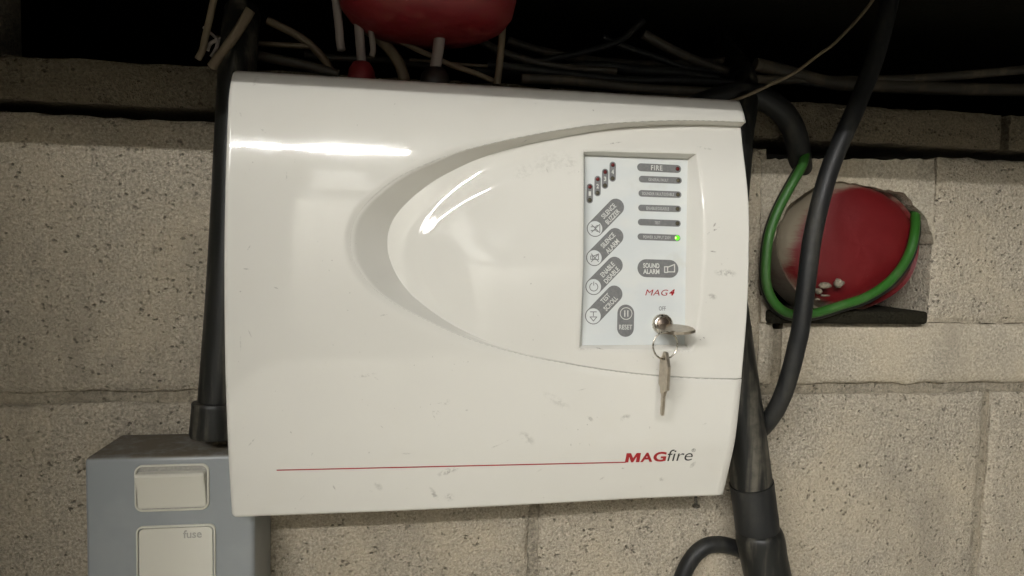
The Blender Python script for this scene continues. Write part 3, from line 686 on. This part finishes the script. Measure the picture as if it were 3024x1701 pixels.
def block(x0, x1, z0, z1, m, seed):
    nx = max(4, int((x1 - x0) / .012)); nz = max(3, int((z1 - z0) / .012)); r = np.random.default_rng(seed)
    fx_ = np.concatenate([[0, .003 / (x1 - x0)], np.linspace(.008 / (x1 - x0), 1 - .008 / (x1 - x0), nx), [1 - .003 / (x1 - x0), 1]]); fz_ = np.concatenate([[0, .003 / (z1 - z0)], np.linspace(.008 / (z1 - z0), 1 - .008 / (z1 - z0), nz), [1 - .003 / (z1 - z0), 1]])
    XX, ZZ = np.meshgrid(x0 + fx_ * (x1 - x0), z0 + fz_ * (z1 - z0)); YY = -0.0006 * r.random(XX.shape)
    d = np.minimum(np.minimum(XX - x0, x1 - XX), np.minimum(ZZ - z0, z1 - ZZ)); YY = YY + np.where(d < .001, .0032, np.where(d < .004, .0012, 0)) + r.normal(0, .0004, XX.shape) * (d < .005)
    XX = XX + r.normal(0, .0006, XX.shape) * (d < .001); ZZ = ZZ + r.normal(0, .0006, XX.shape) * (d < .001)
    front = np.stack([XX, YY, ZZ], -1); V, F = grid_me('b', front); V = list(map(tuple, V)); n, k = XX.shape
    loop = [(0, j) for j in range(k)] + [(i, k - 1) for i in range(1, n)] + [(n - 1, j) for j in range(k - 2, -1, -1)] + [(i, 0) for i in range(n - 2, 0, -1)]
    off = len(V)
    for i, j in loop: V.append((XX[i, j], .095, ZZ[i, j]))
    m_ = len(loop)
    for q in range(m_):
        a, b = loop[q], loop[(q + 1) % m_]; F.append([a[0] * k + a[1], b[0] * k + b[1], off + (q + 1) % m_, off + q])
    me = bpy.data.meshes.new('block'); me.from_pydata(V, [], F); fix_normals(me)
    return link('block', me, m, wall, angle=50)
XJ = P(1577, 1550)[0]
sd = 0
for row in (-1, -2):                                   # courses below the bed joint
    z1 = ZB + (row + 1) * (BH + J) - J / 2; z0 = z1 - BH
    for k in range(-3, 3):
        x0 = XJ + k * (BL + J) + (0 if row == -1 else .225) + J / 2; sd += 1
        block(x0, x0 + BL, z0, z1, M['block'], sd)
z0 = ZB + J / 2; z1 = z0 + BH                           # course beside the niche
zt2 = WT
xs = [XJ + .225 + k * (BL + J) for k in range(-3, 3)]
for x in xs:
    x0, x1 = x + J / 2, x + BL + J / 2; sd += 1
    if x1 < NX0: block(x0, x1, z0, z1, M['block'], sd)
    elif x0 > NX1: block(x0, x1, z0, z1, M['block'], sd)
    else:
        if x0 < NX0 - .005: block(x0, NX0, z0, z1, M['block'], sd); block(max(x0, NX0) + .0008, x1, z0, NZ0, M['block_smooth'], sd + 90)
        else: block(x0, x1, z0, NZ0, M['block_smooth'], sd + 90)
        if x1 > NX1 + .005: block(max(NX1, x0), x1, NZ0 + .0008, z1, M['block'], sd + 60)
z0 = z1 + J
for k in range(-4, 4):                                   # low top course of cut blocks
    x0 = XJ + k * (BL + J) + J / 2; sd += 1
    if z0 < WT - .01: block(x0, x0 + BL, z0, WT, M['block_shade'], sd)
def filler(pts, seed):
    o_ = P(pts[0][0], pts[0][1], .001); loc = [(P(x, y, .001) - o_) for x, y in pts]
    fill = prism_me('block', [(q[0], q[2]) for q in loc], (o_[0], -.001, o_[2]), (1, 0, 0), (0, 0, 1), (0, -1, 0), -.03, 0)
    return link('block', fill, M['block_smooth'], wall, smooth=False)
def wavy(pts, seed, amp=3.0, step=14):
    r = random.Random(seed); out = []
    for (a, b), (c, d) in zip(pts, pts[1:] + pts[:1]):
        n = max(1, int(math.hypot(c - a, d - b) / step))
        for k in range(n): out.append((a + (c - a) * k / n + (r.uniform(-amp, amp) if k else 0), b + (d - b) * k / n + (r.uniform(-amp, amp) if k else 0)))
    return out
filler(wavy([(2247, 470), (2759, 470), (2759, 720), (2738, 650), (2670, 570), (2480, 535), (2400, 555), (2335, 600), (2300, 660), (2281, 720), (2247, 722)], 3), 1)
filler(wavy([(2247, 872), (2262, 876), (2292, 918), (2350, 951), (2247, 952)], 4, 1.5), 2)
# niche lining and the dark void above the wall
def box_inside(name, x0, x1, y0, y1, z0, z1, m, parent=None, front=True):
    v = [(x0, y0, z0), (x1, y0, z0), (x1, y1, z0), (x0, y1, z0), (x0, y0, z1), (x1, y0, z1), (x1, y1, z1), (x0, y1, z1)]
    f = [(0, 3, 2, 1), (4, 5, 6, 7), (2, 3, 7, 6), (1, 2, 6, 5), (0, 4, 7, 3)]
    return link(name, mesh(name, v, f), m, parent, smooth=False)
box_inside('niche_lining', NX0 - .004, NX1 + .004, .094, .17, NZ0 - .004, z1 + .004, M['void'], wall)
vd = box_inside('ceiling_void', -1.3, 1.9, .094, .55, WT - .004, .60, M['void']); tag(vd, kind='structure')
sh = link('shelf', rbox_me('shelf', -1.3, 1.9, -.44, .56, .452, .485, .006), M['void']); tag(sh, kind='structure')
sd_ = link('side_shade_wall', rbox_me('side_shade_wall', -.33, -.215, -.60, .09, -.6, .45, .006), M['block']); tag(sd_, kind='structure')  # out of view, added and sized to shade the left side
wt = link('bounce_slab', rbox_me('bounce_slab', -.21, 1.4, -1.3, .0, -.27, -.235, .004), mat('pale_bounce_slab', (.62, .58, .5), .5, build=printm((.62, .59, .5)))); tag(wt, kind='structure')  # unseen pale slab, added to bounce light up onto the panel

# ------------------------------------------------------------------ pipes and cables
def pth(lst):
    return [(*P(x, y, d), *r) for x, y, d, *r in lst]
# left pipe with collar
pl = empty('black_pipe', tuple(P(640, 1240, .05)), 'black plastic pipe left of the panel ending in a ribbed collar', 'pipe')
tube('pipe_body', pth([(716, 40, .0), (703, 170, .028), (688, 450, .037), (666, 850, .042), (641, 1185, .046)]), .0135, M['pipe'], pl, n=30, seg=28)
a, b = P(640, 1188, .047), P(632, 1291, .049); ax = b - a; L = np.linalg.norm(ax)
V, F = [], []
colr = [(0, .0135), (0.0, .0165), (.0012, .0172), (.004, .0170), (L * .55, .0170), (L * .9, .0172), (L, .0160), (L, .010)]
cme = lathe_me('collar', colr, a, ax, 72)
for v in cme.vertices:                                   # fine ribs on the lower half
    q = np.array(v.co) - a; t = (q @ ax) / L; rr_ = q - ax / L * t; ang = math.atan2(rr_[0], -rr_[1])
    if t > L * .5: v.co = Vector(a + ax / L * t + rr_ * (1 + .012 * math.cos(ang * 36)))
link('collar', cme, M['pipe'], pl, angle=50)
# right conduit
pr = empty('black_conduit', tuple(P(2228, 1500, .05)), 'thick scuffed black conduit leaning down from behind the right edge of the panel', 'conduit')
tube('conduit_body', pth([(2100, 600, .030), (2163, 1020, .036), (2196, 1250, .040), (2226, 1475, .044)]), .0173, M['pipe'], pr, n=30, seg=32)
tube('sleeve', pth([(2219, 1425, .044), (2222, 1445, .044), (2233, 1530, .046), (2236, 1560, .046)]), .0182, M['cable'], pr, n=16, seg=32)
tube('lower_collar', pth([(2237, 1562, .047, .0165), (2239, 1575, .047, .0192), (2247, 1600, .047, .0200), (2256, 1650, .048, .0195), (2280, 1760, .05, .0195)]), .02, M['pipe'], pr, n=24, seg=32)
o = tube('black_pipe', pth([(2080, 60, -.30), (2160, 170, -.12), (2196, 235, -.02), (2198, 300, .022), (2187, 370, .03), (2160, 700, .03), (2140, 900, .03)]), .0115, M['pipe'], None, n=24, seg=24); tag(o, 'black pipe bending back into the dark behind the upper right corner of the panel', 'pipe')
# drooping cable
o = tube('black_cable', pth([(2690, -330, .03), (2640, -60, .04), (2590, 150, .05), (2535, 300, .056), (2490, 402, .06), (2456, 484, .06), (2432, 560, .06), (2414, 632, .06), (2396, 720, .06), (2382, 832, .06), (2365, 965, .058), (2353, 1020, .056), (2338, 1083, .054), (2312, 1166, .05), (2280, 1228, .044), (2240, 1275, .032), (2190, 1320, .02)]), .0073, M['cable'], None, n=90, seg=24)
tag(o, 'thick black cable curving down past the red dish to the right conduit', 'cable')
# black arc over the niche
o = tube('black_hose', pth([(2020, 330, .02), (2110, 292, .02), (2200, 276, .02), (2270, 300, .02), (2322, 345, .018), (2352, 410, .012), (2362, 480, .0), (2368, 540, -.025), (2372, 620, -.05)]), .0100, M['cable'], None, n=50, seg=24)
tag(o, 'black hose arching from behind the panel top down into the wall niche', 'hose')
# green cable round the red dish
gp = [(2366, 425, .0), (2376, 452, .010), (2374, 474, .015), (2364, 499, .018), (2344, 534, .02), (2322, 573, .02), (2302, 612, .02), (2286, 650, .02), (2273, 690, .02), (2266, 730, .02), (2262, 777, .02), (2261.5, 821, .02), (2268, 857, .02), (2284, 890, .02), (2306, 913, .02), (2332, 926, .02), (2370, 929, .02), (2410, 924, .02), (2443, 915, .02), (2480, 903, .02),
      (2560, 876, .02), (2630, 828, .018), (2680, 760, .012), (2702, 680, .004), (2700, 600, -.02), (2690, 540, -.06), (2680, 520, -.09)]
o = tube('green_cable', pth(gp), .0041, M['green'], None, n=110, seg=18); tag(o, 'green sheathed cable looping round the dusty red dish at the right', 'cable')
gb = [(x - (4 if i < 15 else -1), y + (0 if i < 12 else 6), d - .008) for i, (x, y, d) in enumerate(gp)][3:]
o = tube('shadow_trim', pth(gb), .0046, M['cable'], None, n=110, seg=16); tag(o, 'thin black strip standing in for the shadow gap behind the green cable loop', 'cable')  # black strip drawn for the shadow gap along the green loop
# red dish
dc = P(2500, 724, -.012)
V, F = [], []; nr, ns = 20, 64
for i in range(nr + 1):
    r = i / nr
    for k in range(ns):
        a = 2 * math.pi * k / ns; rx = .067 * (1 + .06 * math.cos(2 * a + .6)); rz = .062 * (1 + .05 * math.cos(3 * a)); prof_ = -.020 * math.sqrt(max(0, 1 - r ** 2.6)) + .0006 * math.sin(5 * a + 9 * r) * r
        V.append((rx * r * math.cos(a) + .0, prof_, rz * r * math.sin(a)))
for i in range(nr):
    for k in range(ns): a, b = i * ns + k, i * ns + (k + 1) % ns; F.append((a, b, b + ns, a + ns))
o0 = len(V)
for k in range(ns): v = V[nr * ns + k]; V.append((v[0] * 1.05, v[1] - .0035, v[2] * 1.05))
for k in range(ns): v = V[nr * ns + k]; V.append((v[0] * 1.08, v[1] + .03, v[2] * 1.08))
for k in range(ns):
    a, b = nr * ns + k, nr * ns + (k + 1) % ns; F.append((a, b, o0 + (k + 1) % ns, o0 + k)); F.append((o0 + k, o0 + (k + 1) % ns, o0 + ns + (k + 1) % ns, o0 + ns + k))
o = link('red_dish', fix_normals(mesh('red_dish', V, F), 1e-5), M['red'], None, angle=50); o.location = dc; tag(o, 'dusty red domed metal dish set in the wall niche behind the cables', 'dish')
# rubble on the niche floor
M['rubble'] = mat('pale_plaster_lumps', (0.32, 0.28, 0.21), .9, build=lambda nt, b: concrete(nt, b, (0.24, 0.21, 0.16), .4, .6, 8))
def lump_me(seed, sx, sy, sz):
    r = random.Random(seed); bm = bmesh.new(); bmesh.ops.create_icosphere(bm, subdivisions=2, radius=1)
    for v in bm.verts: k = 1 + .28 * (r.random() - .5) + .2 * math.sin(3 * v.co.x + seed); v.co = Vector((v.co.x * sx * k, v.co.y * sy * k, v.co.z * sz * k))
    return from_bm('plaster_lump', bm)
labs = ['long pale plaster lump lying against the lower edge of the red dish', 'small pale plaster lump just right of the black cable below the red dish', 'rounded pale plaster lump right of the long lump at the dish foot',
        'thin pale plaster flake on the dark ledge above the green cable', 'tiny pale plaster crumb nearest the black cable on the dark ledge']
for (x, y, sx, sz, s), lb in zip([(2434, 843, 24, 9, 1), (2417, 860, 11, 8, 2), (2480, 836, 16, 13, 3), (2437, 873, 13, 4, 4), (2413, 884, 5, 4, 5)], labs):
    o = link('plaster_lump', lump_me(s, sx * .0003, .004, sz * .0003), M['rubble'], None); o.location = P(x, y, .012); tag(o, lb, 'plaster lump')
o = link('niche_ledge', rbox_me('niche_ledge', NX0 + .004, NX1 - .01, -.010, .09, NZ0, NZ0 + .012, .003), M['void'], wall)

# cables in the void above
def cab(name, lst, r, m, label, cat='cable', n=30, **k):
    o = tube(name, pth(lst), r, M[m], None, n=n, seg=14, **k); tag(o, label, cat); return o
cab('tan_cable', [(640, -40, .04), (618, 60, .04), (606, 110, .04), (598, 148, .04), (584, 174, .038)], .0024, 'tan', 'tan cable stub hanging at the upper left, furthest left of its bunch')
cab('tan_cable', [(740, 30, .04), (702, 92, .04), (668, 142, .04), (640, 178, .04), (626, 197, .038)], .0036, 'tan', 'thick tan cable slanting down left above the left pipe')
cab('tan_cable', [(712, 120, .03), (690, 150, .03), (668, 186, .03), (655, 206, .03)], .0017, 'tan', 'thin tan cable end just above the top of the left pipe')
cab('grey_wire', [(612, 150, .035), (622, 128, .035), (640, 121, .035), (640, 140, .035), (624, 168, .035)], .0014, 'greycable', 'short looped pale wire between the two slanting tan cables', 'wire')
cab('grey_wire', [(600, 80, .03), (636, 110, .03), (655, 130, .03), (650, 116, .03), (690, 104, .03)], .0011, 'greycable', 'thin pale wire twisting across the tan cables', 'wire')
cab('tan_cable', [(640, 112, -.02), (720, 124, -.02), (820, 132, -.02), (930, 138, -.02)], .0022, 'tan', 'level tan cable running in the dark above the panel left corner')
cab('tan_cable', [(790, 60, -.02), (870, 100, -.02), (920, 135, -.02), (960, 180, -.02), (990, 230, -.02)], .0034, 'tan', 'tan cable falling right toward the panel above its left half')
cab('grey_cable', [(990, -20, .04), (1000, 70, .04), (1004, 120, .04), (1008, 149, .04)], .0032, 'greycable', 'pale cable stub ending above the panel, left of the red gland')
g = empty('grey_conduit', tuple(P(1068, 200, .04)), 'pale conduit standing in a dark red gland above the panel', 'conduit')
tube('conduit_body', pth([(1052, -20, .04), (1060, 80, .04), (1068, 185, .04)]), .0035, M['greycable'], g, n=10)
link('gland', lathe_me('gland', [(0, .004), (.001, .0065), (.006, .0095), (.012, .0105), (.022, .0105)], P(1068, 182, .04), (0, 0, -1), 24), M['redplain'], g, angle=50)
g = empty('grey_conduit', tuple(P(1286, 210, .045)), 'pale ribbed conduit dropping from the red bell into a dark gland', 'conduit')
tube('conduit_body', pth([(1302, 60, .045), (1296, 130, .045), (1286, 200, .045)]), .0043, M['greycable'], g, n=10)
link('gland', lathe_me('gland', [(0, .005), (.001, .0075), (.006, .0105), (.012, .0115), (.022, .0115)], P(1285, 200, .045), (0, 0, -1), 24), M['dark'], g, angle=50)
cab('tan_cable', [(1060, 70, .01), (1110, 105, .01), (1150, 145, .01), (1180, 190, .01), (1196, 240, .01)], .0046, 'tan', 'broad tan cable bending down behind the panel between the two glands')
cab('grey_wire', [(1095, 90, .04), (1100, 125, .04), (1102, 150, .04), (1098, 166, .04)], .0022, 'greycable', 'short pale cable tail just right of the red gland', 'wire')
cab('tan_cable', [(1120, 80, .02), (1180, 120, .02), (1240, 150, .02), (1280, 168, .02), (1340, 195, .02), (1400, 215, .02), (1470, 245, .02)], .0022, 'tan', 'thin tan cable slanting right behind the ribbed conduit')
cab('tan_cable', [(1210, 176, .0), (1260, 180, .0), (1360, 190, .0), (1440, 195, .0)], .0013, 'tan', 'fine level tan wire behind the ribbed conduit', 'wire')
cab('brown_cable', [(1492, -20, .03), (1484, 80, .03), (1478, 160, .03), (1468, 250, .03)], .0029, 'tan', 'upright brown cable right of the red bell')
for lst, r, lb in (([(1440, 190, .0), (1560, 204, .0), (1700, 222, .0), (1850, 236, .0), (2050, 238, .0), (2160, 246, .0), (2240, 264, .0)], .0035, 'long black cable lying along the top of the panel'),
                   ([(1400, 210, -.02), (1550, 215, -.02), (1760, 235, -.02), (1960, 258, -.02)], .006, 'fat black cable sagging just behind the panel top'),
                   ([(1560, 186, -.04), (1640, 172, -.04), (1740, 150, -.04), (1830, 120, -.04), (1900, 60, -.04)], .003, 'black cable rising right in the dark above the panel'),
                   ([(1640, 212, -.04), (1720, 196, -.04), (1800, 196, -.04), (1880, 208, -.04), (2000, 215, -.04), (2120, 232, -.04)], .0045, 'black cable hump half lit above the panel middle'),
                   ([(1780, 110, -.05), (1850, 140, -.05), (1940, 170, -.05), (2020, 200, -.05), (2140, 215, -.05), (2330, 240, -.05), (2600, 262, -.05), (3200, 250, -.05)], .003, 'faint black cable falling right in the dark above the panel')):
    cab('black_cable', lst, r, 'cable', lb, n=50)
for k, (lst, r_) in enumerate([([(1500, 120, -.1), (1600, 150, -.1), (1750, 178, -.1), (1950, 190, -.1), (2150, 180, -.1)], .004), ([(1540, 232, .02), (1700, 240, .02), (1900, 262, .02), (2100, 272, .02), (2230, 290, .02)], .004),
                               ([(1900, 100, -.05), (1990, 150, -.05), (2100, 196, -.05), (2220, 232, -.05), (2350, 236, -.05), (2700, 232, -.05), (3200, 190, -.05)], .0045), ([(2230, 190, -.05), (2330, 214, -.05), (2430, 240, -.05), (2520, 250, -.05), (2800, 262, -.05), (3200, 268, -.05)], .0065),
                               ([(900, 160, -.05), (1000, 172, -.05), (1120, 176, -.05), (1300, 200, -.05)], .003), ([(680, 150, .0), (790, 170, .0), (900, 192, .0), (1000, 220, .0)], .004), ([(1340, 60, -.03), (1420, 120, -.03), (1500, 160, -.03), (1640, 196, -.03), (1820, 212, -.03)], .0035)]):
    cab('black_cable', lst, r_, 'brown', ['brownish cable looping low in the dark, highest behind the panel middle', 'brownish cable resting along the panel top right of the red bell', 'brownish cable sloping right above the panel top right corner', 'fat brownish cable running level to the right above the niche',
        'brownish cable passing level behind the red gland', 'brownish cable sloping behind the panel top left corner', 'brownish cable falling right from behind the red bell'][k], n=50)
cab('thin_cable', [(2700, -260, .04), (2590, -20, .04), (2478, 114, .04), (2420, 160, .04), (2340, 218, .04), (2270, 252, .04), (2190, 288, .035), (2120, 310, .02)], .0014, 'tan', 'thin brown cable slanting from the top right down to the panel corner', n=50)
# red bell above
bc = P(1262, -92, .05)
V, F = [], []; prof_ = [(0, .0), (.02, -.0003), (.04, -.0016), (.055, -.004), (.066, -.0085), (.070, -.014), (.071, -.02)]
bl_ = lathe_me('red_bell', [(0, .004), (.0015, .030), (.0045, .048), (.010, .058), (.017, .0635), (.028, .066), (.046, .066), (.048, .062)], P(1262, 108, .05) , (0, .0, 1), 64)
o = link('red_bell', bl_, M['redplain'], None, angle=60); tag(o, 'red domed bell hanging in the dark above the panel', 'bell')

# ------------------------------------------------------------------ grey fused switch unit, lower left
q1 = P(757, 1560, .055); tz = P(600, 1344.5, .06)[2]; sxr = P(756, 1570, .055)[0]; sxl = P(250, 1500, .06)[0]
sw_ = empty('fused_switch', ((sxl + sxr) / 2, 0, tz - .05), 'blue grey fused switch unit half hidden behind the lower left of the panel', 'switch unit')
link('housing', rbox_me('housing', sxl, sxr, -.06, .0, tz - .15, tz, .0035, 4), M['switch'], sw_, angle=35)
def rr_outline(x0, x1, z0, z1, r, n=6):
    out = []
    for (cx_, cz_, a0) in ((x1 - r, z1 - r, 0), (x0 + r, z1 - r, 90), (x0 + r, z0 + r, 180), (x1 - r, z0 + r, 270)):
        for k in range(n + 1): a = math.radians(a0 + 90 * k / n); out.append((cx_ + r * math.cos(a), cz_ + r * math.sin(a)))
    return out
def ring_plate(name, x0, x1, z0, z1, r, wd, y0, y1, m, parent):
    o = rr_outline(x0, x1, z0, z1, r); i = rr_outline(x0 + wd, x1 - wd, z0 + wd, z1 - wd, r - wd * .6); n = len(o); V = []
    for (L, y) in ((o, y0), (o, y1 + .0004), ([(a + (b - a) * .25, c + (d - c) * .25) for (a, c), (b, d) in zip(o, i)], y1), ([(a + (b - a) * .8, c + (d - c) * .8) for (a, c), (b, d) in zip(o, i)], y1), (i, y1 + .0005), (i, y0)):
        V += [(a, y, b) for a, b in L]
    F = [(k * n + j, k * n + (j + 1) % n, (k + 1) * n + (j + 1) % n, (k + 1) * n + j) for k in range(5) for j in range(n)]
    return link(name, fix_normals(mesh(name, V, F)), m, parent, angle=50)
A = P(616, 1370, .062); B = P(612, 1506, .062); C = P(395, 1376, .062)
ring_plate('switch_frame', C[0], A[0], B[2], A[2], .0055, .0013, -.0598, -.0620, M['rocker'], sw_)
link('rocker_recess', prism_me('rocker_recess', rr_outline(C[0] + .001, A[0] - .001, B[2] + .001, A[2] - .001, .0045), (0, -.0603, 0), (1, 0, 0), (0, 0, 1), (0, -1, 0), .0002), M['fusetext'], sw_, smooth=False)
V = []; xx0, xx1, zz0, zz1 = C[0] + .0022, A[0] - .0022, B[2] + .0016, A[2] - .0050
bm = bmesh.new()
pro = [(zz1, -.0600), (zz1 - .0005, -.0660), (zz1 - .0018, -.0668), ((zz0 + zz1) / 2, -.0630), (zz0 + .001, -.0612), (zz0, -.0600)]
vs = [[bm.verts.new((x, y, z)) for z, y in pro] for x in (xx0, xx1)]
for k in range(len(pro) - 1): bm.faces.new((vs[0][k], vs[1][k], vs[1][k + 1], vs[0][k + 1]))
for s in vs: bm.faces.new(s)
bmesh.ops.bevel(bm, geom=bm.edges[:], offset=.0005, segments=2, affect='EDGES')
link('rocker', from_bm('rocker', bm), M['rocker'], sw_, angle=35)
A = P(635, 1548, .062); C = P(400, 1555, .062); zb = A[2] - .045
ring_plate('fuse_frame', C[0], A[0], zb, A[2], .0045, .0013, -.0598, -.0620, M['rocker'], sw_)
fp = link('fuse_cover', prism_me('fuse_cover', rr_outline(C[0] + .002, A[0] - .002, zb + .002, A[2] - .002, .0035), (0, -.0602, 0), (1, 0, 0), (0, 0, 1), (0, -1, 0), .0013, 0, .0003), M['rocker'], sw_, smooth=False)
me = text_mesh('fuse', .02, 0); c_ = np.empty(len(me.vertices) * 3); me.vertices.foreach_get('co', c_); v = c_.reshape(-1, 3); lo, h_ = v.min(0), v.max(0)
ta, tb = P(541, 1590, .0617), P(596, 1590, .0617); th_ = P(541, 1566, .0617)[2] - ta[2]
me.vertices.foreach_set('co', np.stack([ta[0] + (v[:, 0] - lo[0]) / (h_[0] - lo[0]) * (tb[0] - ta[0]), np.full(len(v), -.0617), ta[2] + (v[:, 1] - lo[1]) / (h_[1] - lo[1]) * th_], -1).ravel()); me.name = 'fuse_lettering'
link('fuse_lettering', me, M['fusetext'], sw_, smooth=False)
# crumbs of plaster on top of the switch unit
for (x, y, s), lb in zip([(636, 1302, 5), (664, 1303, 3)], ['small white plaster chip on top of the grey switch unit under the collar', 'tiny white plaster chip on the grey switch unit beside the panel edge']):
    o = link('plaster_chip', lump_me(s + 20, s * .00042, .002, s * .00022), M['rubble'], None); q = P(x, y, .035); o.location = (q[0], q[1], tz + s * .0002); tag(o, lb, 'plaster chip')
# black cable hump at the bottom
o = tube('black_cable', pth([(1985, 1780, .012), (2030, 1670, .012), (2070, 1622, .012), (2110, 1608, .012), (2160, 1614, .012), (2215, 1640, .010), (2290, 1700, .008)]), .0072, M['cable'], None, n=50, seg=16)
tag(o, 'black cable bending out of the bottom edge behind the right conduit below the panel screw', 'cable')

# ------------------------------------------------------------------ the room lamp behind the camera
TY, TZ = -2.65, 1.41
lamp = empty('ceiling_lamp', (-.6, TY, TZ), 'lit fluorescent tube lamp in a white batten behind the viewer', 'lamp')
M['tube'] = mat('lit_tube', (.9, .9, .9), .4, emis=((1.0, 0.985, 0.955), TUBE_POWER))
M['wing'] = mat('white_enamel_reflector', (.85, .86, .86), .35, build=printm((.85, .86, .86)))
TX0, TX1 = -.93, .10
link('lamp_tube', tube_me('lamp_tube', np.array([(TX0, TY, TZ), (TX1, TY, TZ)]), .0065, 16), M['tube'], lamp)
ce = link('ceiling', rbox_me('ceiling', -4, 3, -5.2, -.75, 1.52, 1.56, .0), mat('white_ceiling', (.8, .8, .76), .8, build=printm((.8, .8, .76)))); tag(ce, kind='structure')
v = [(TX0, TY + .10, TZ + .045), (TX1, TY + .10, TZ + .045), (TX1, TY + .035, TZ + .075), (TX0, TY + .035, TZ + .075), (TX0, TY - .10, TZ + .045), (TX1, TY - .10, TZ + .045),
     (TX0, TY + .035, TZ + .11), (TX1, TY + .035, TZ + .11), (TX1, TY - .035, TZ + .11), (TX0, TY - .035, TZ + .11), (TX0, TY - .035, TZ + .075), (TX1, TY - .035, TZ + .075)]
link('lamp_reflector', mesh('lamp_reflector', v, [(0, 1, 2, 3), (3, 2, 11, 10), (10, 11, 5, 4), (0, 6, 7, 1), (6, 9, 8, 7), (9, 4, 5, 8), (0, 3, 10, 4, 9, 6), (1, 7, 8, 5, 11, 2)]), M['wing'], lamp, smooth=False)

pl2 = empty('ceiling_lamp', (-1.8, -2.8, 1.5), 'added glowing diffuser, out of view to the left behind the viewer, softening the shadows', 'lamp')
link('fill_diffuser', rbox_me('fill_diffuser', -2.85, -.97, -3.4, -2.2, 1.49, 1.515, 0), mat('fill_diffuser_glow', (.9, .9, .9), .5, emis=((1.0, 0.985, 0.96), FILL_POWER)), pl2, smooth=False)  # added fill glow, never in view, widens the shelf's shadow edge

# ------------------------------------------------------------------ the far side of the room, which the glossy cover mirrors faintly
cb = empty('cabinet', (.1, -3.1, -.9), 'pale metal cabinet with two doors standing behind the viewer', 'cabinet')
M['cabinet'] = mat('pale_painted_steel', (.72, .70, .63), .5, build=printm((.72, .70, .63)))
link('cabinet_body', rbox_me('cabinet_body', -.47, .72, -3.5, -3.1, -1.2, 1.0, .004), M['cabinet'], cb, angle=40)
for x0, x1 in ((-.46, .12), (.13, .71)): link('cabinet_door', rbox_me('cabinet_door', x0, x1, -3.098, -3.08, -1.18, .985, .003), M['cabinet'], cb, angle=40)
for x in (.09, .16): link('handle', rbox_me('handle', x - .008, x + .008, -3.08, -3.05, .0, .14, .003), M['darkmetal'], cb)
pt = empty('printer', (-.25, -3.2, 1.0), 'grey office printer standing on top of the cabinet behind the viewer', 'printer')
link('printer_body', rbox_me('printer_body', -.42, -.03, -3.45, -3.1, 1.001, 1.24, .02), mat('mid_grey_plastic', (.3, .3, .29), .5, build=printm((.3, .3, .29))), pt, angle=40)
link('paper_tray', rbox_me('paper_tray', -.36, -.10, -3.12, -3.02, 1.10, 1.15, .004), M['cabinet'], pt, angle=40)
o = link('paper_stack', rbox_me('paper_stack', -.40, -.12, -3.4, -3.12, 1.241, 1.36, .003), mat('stacked_paper', (.8, .8, .78), .7, build=printm((.8, .8, .78))), None, angle=40); tag(o, 'tall stack of white paper lying on the printer behind the viewer', 'paper stack')
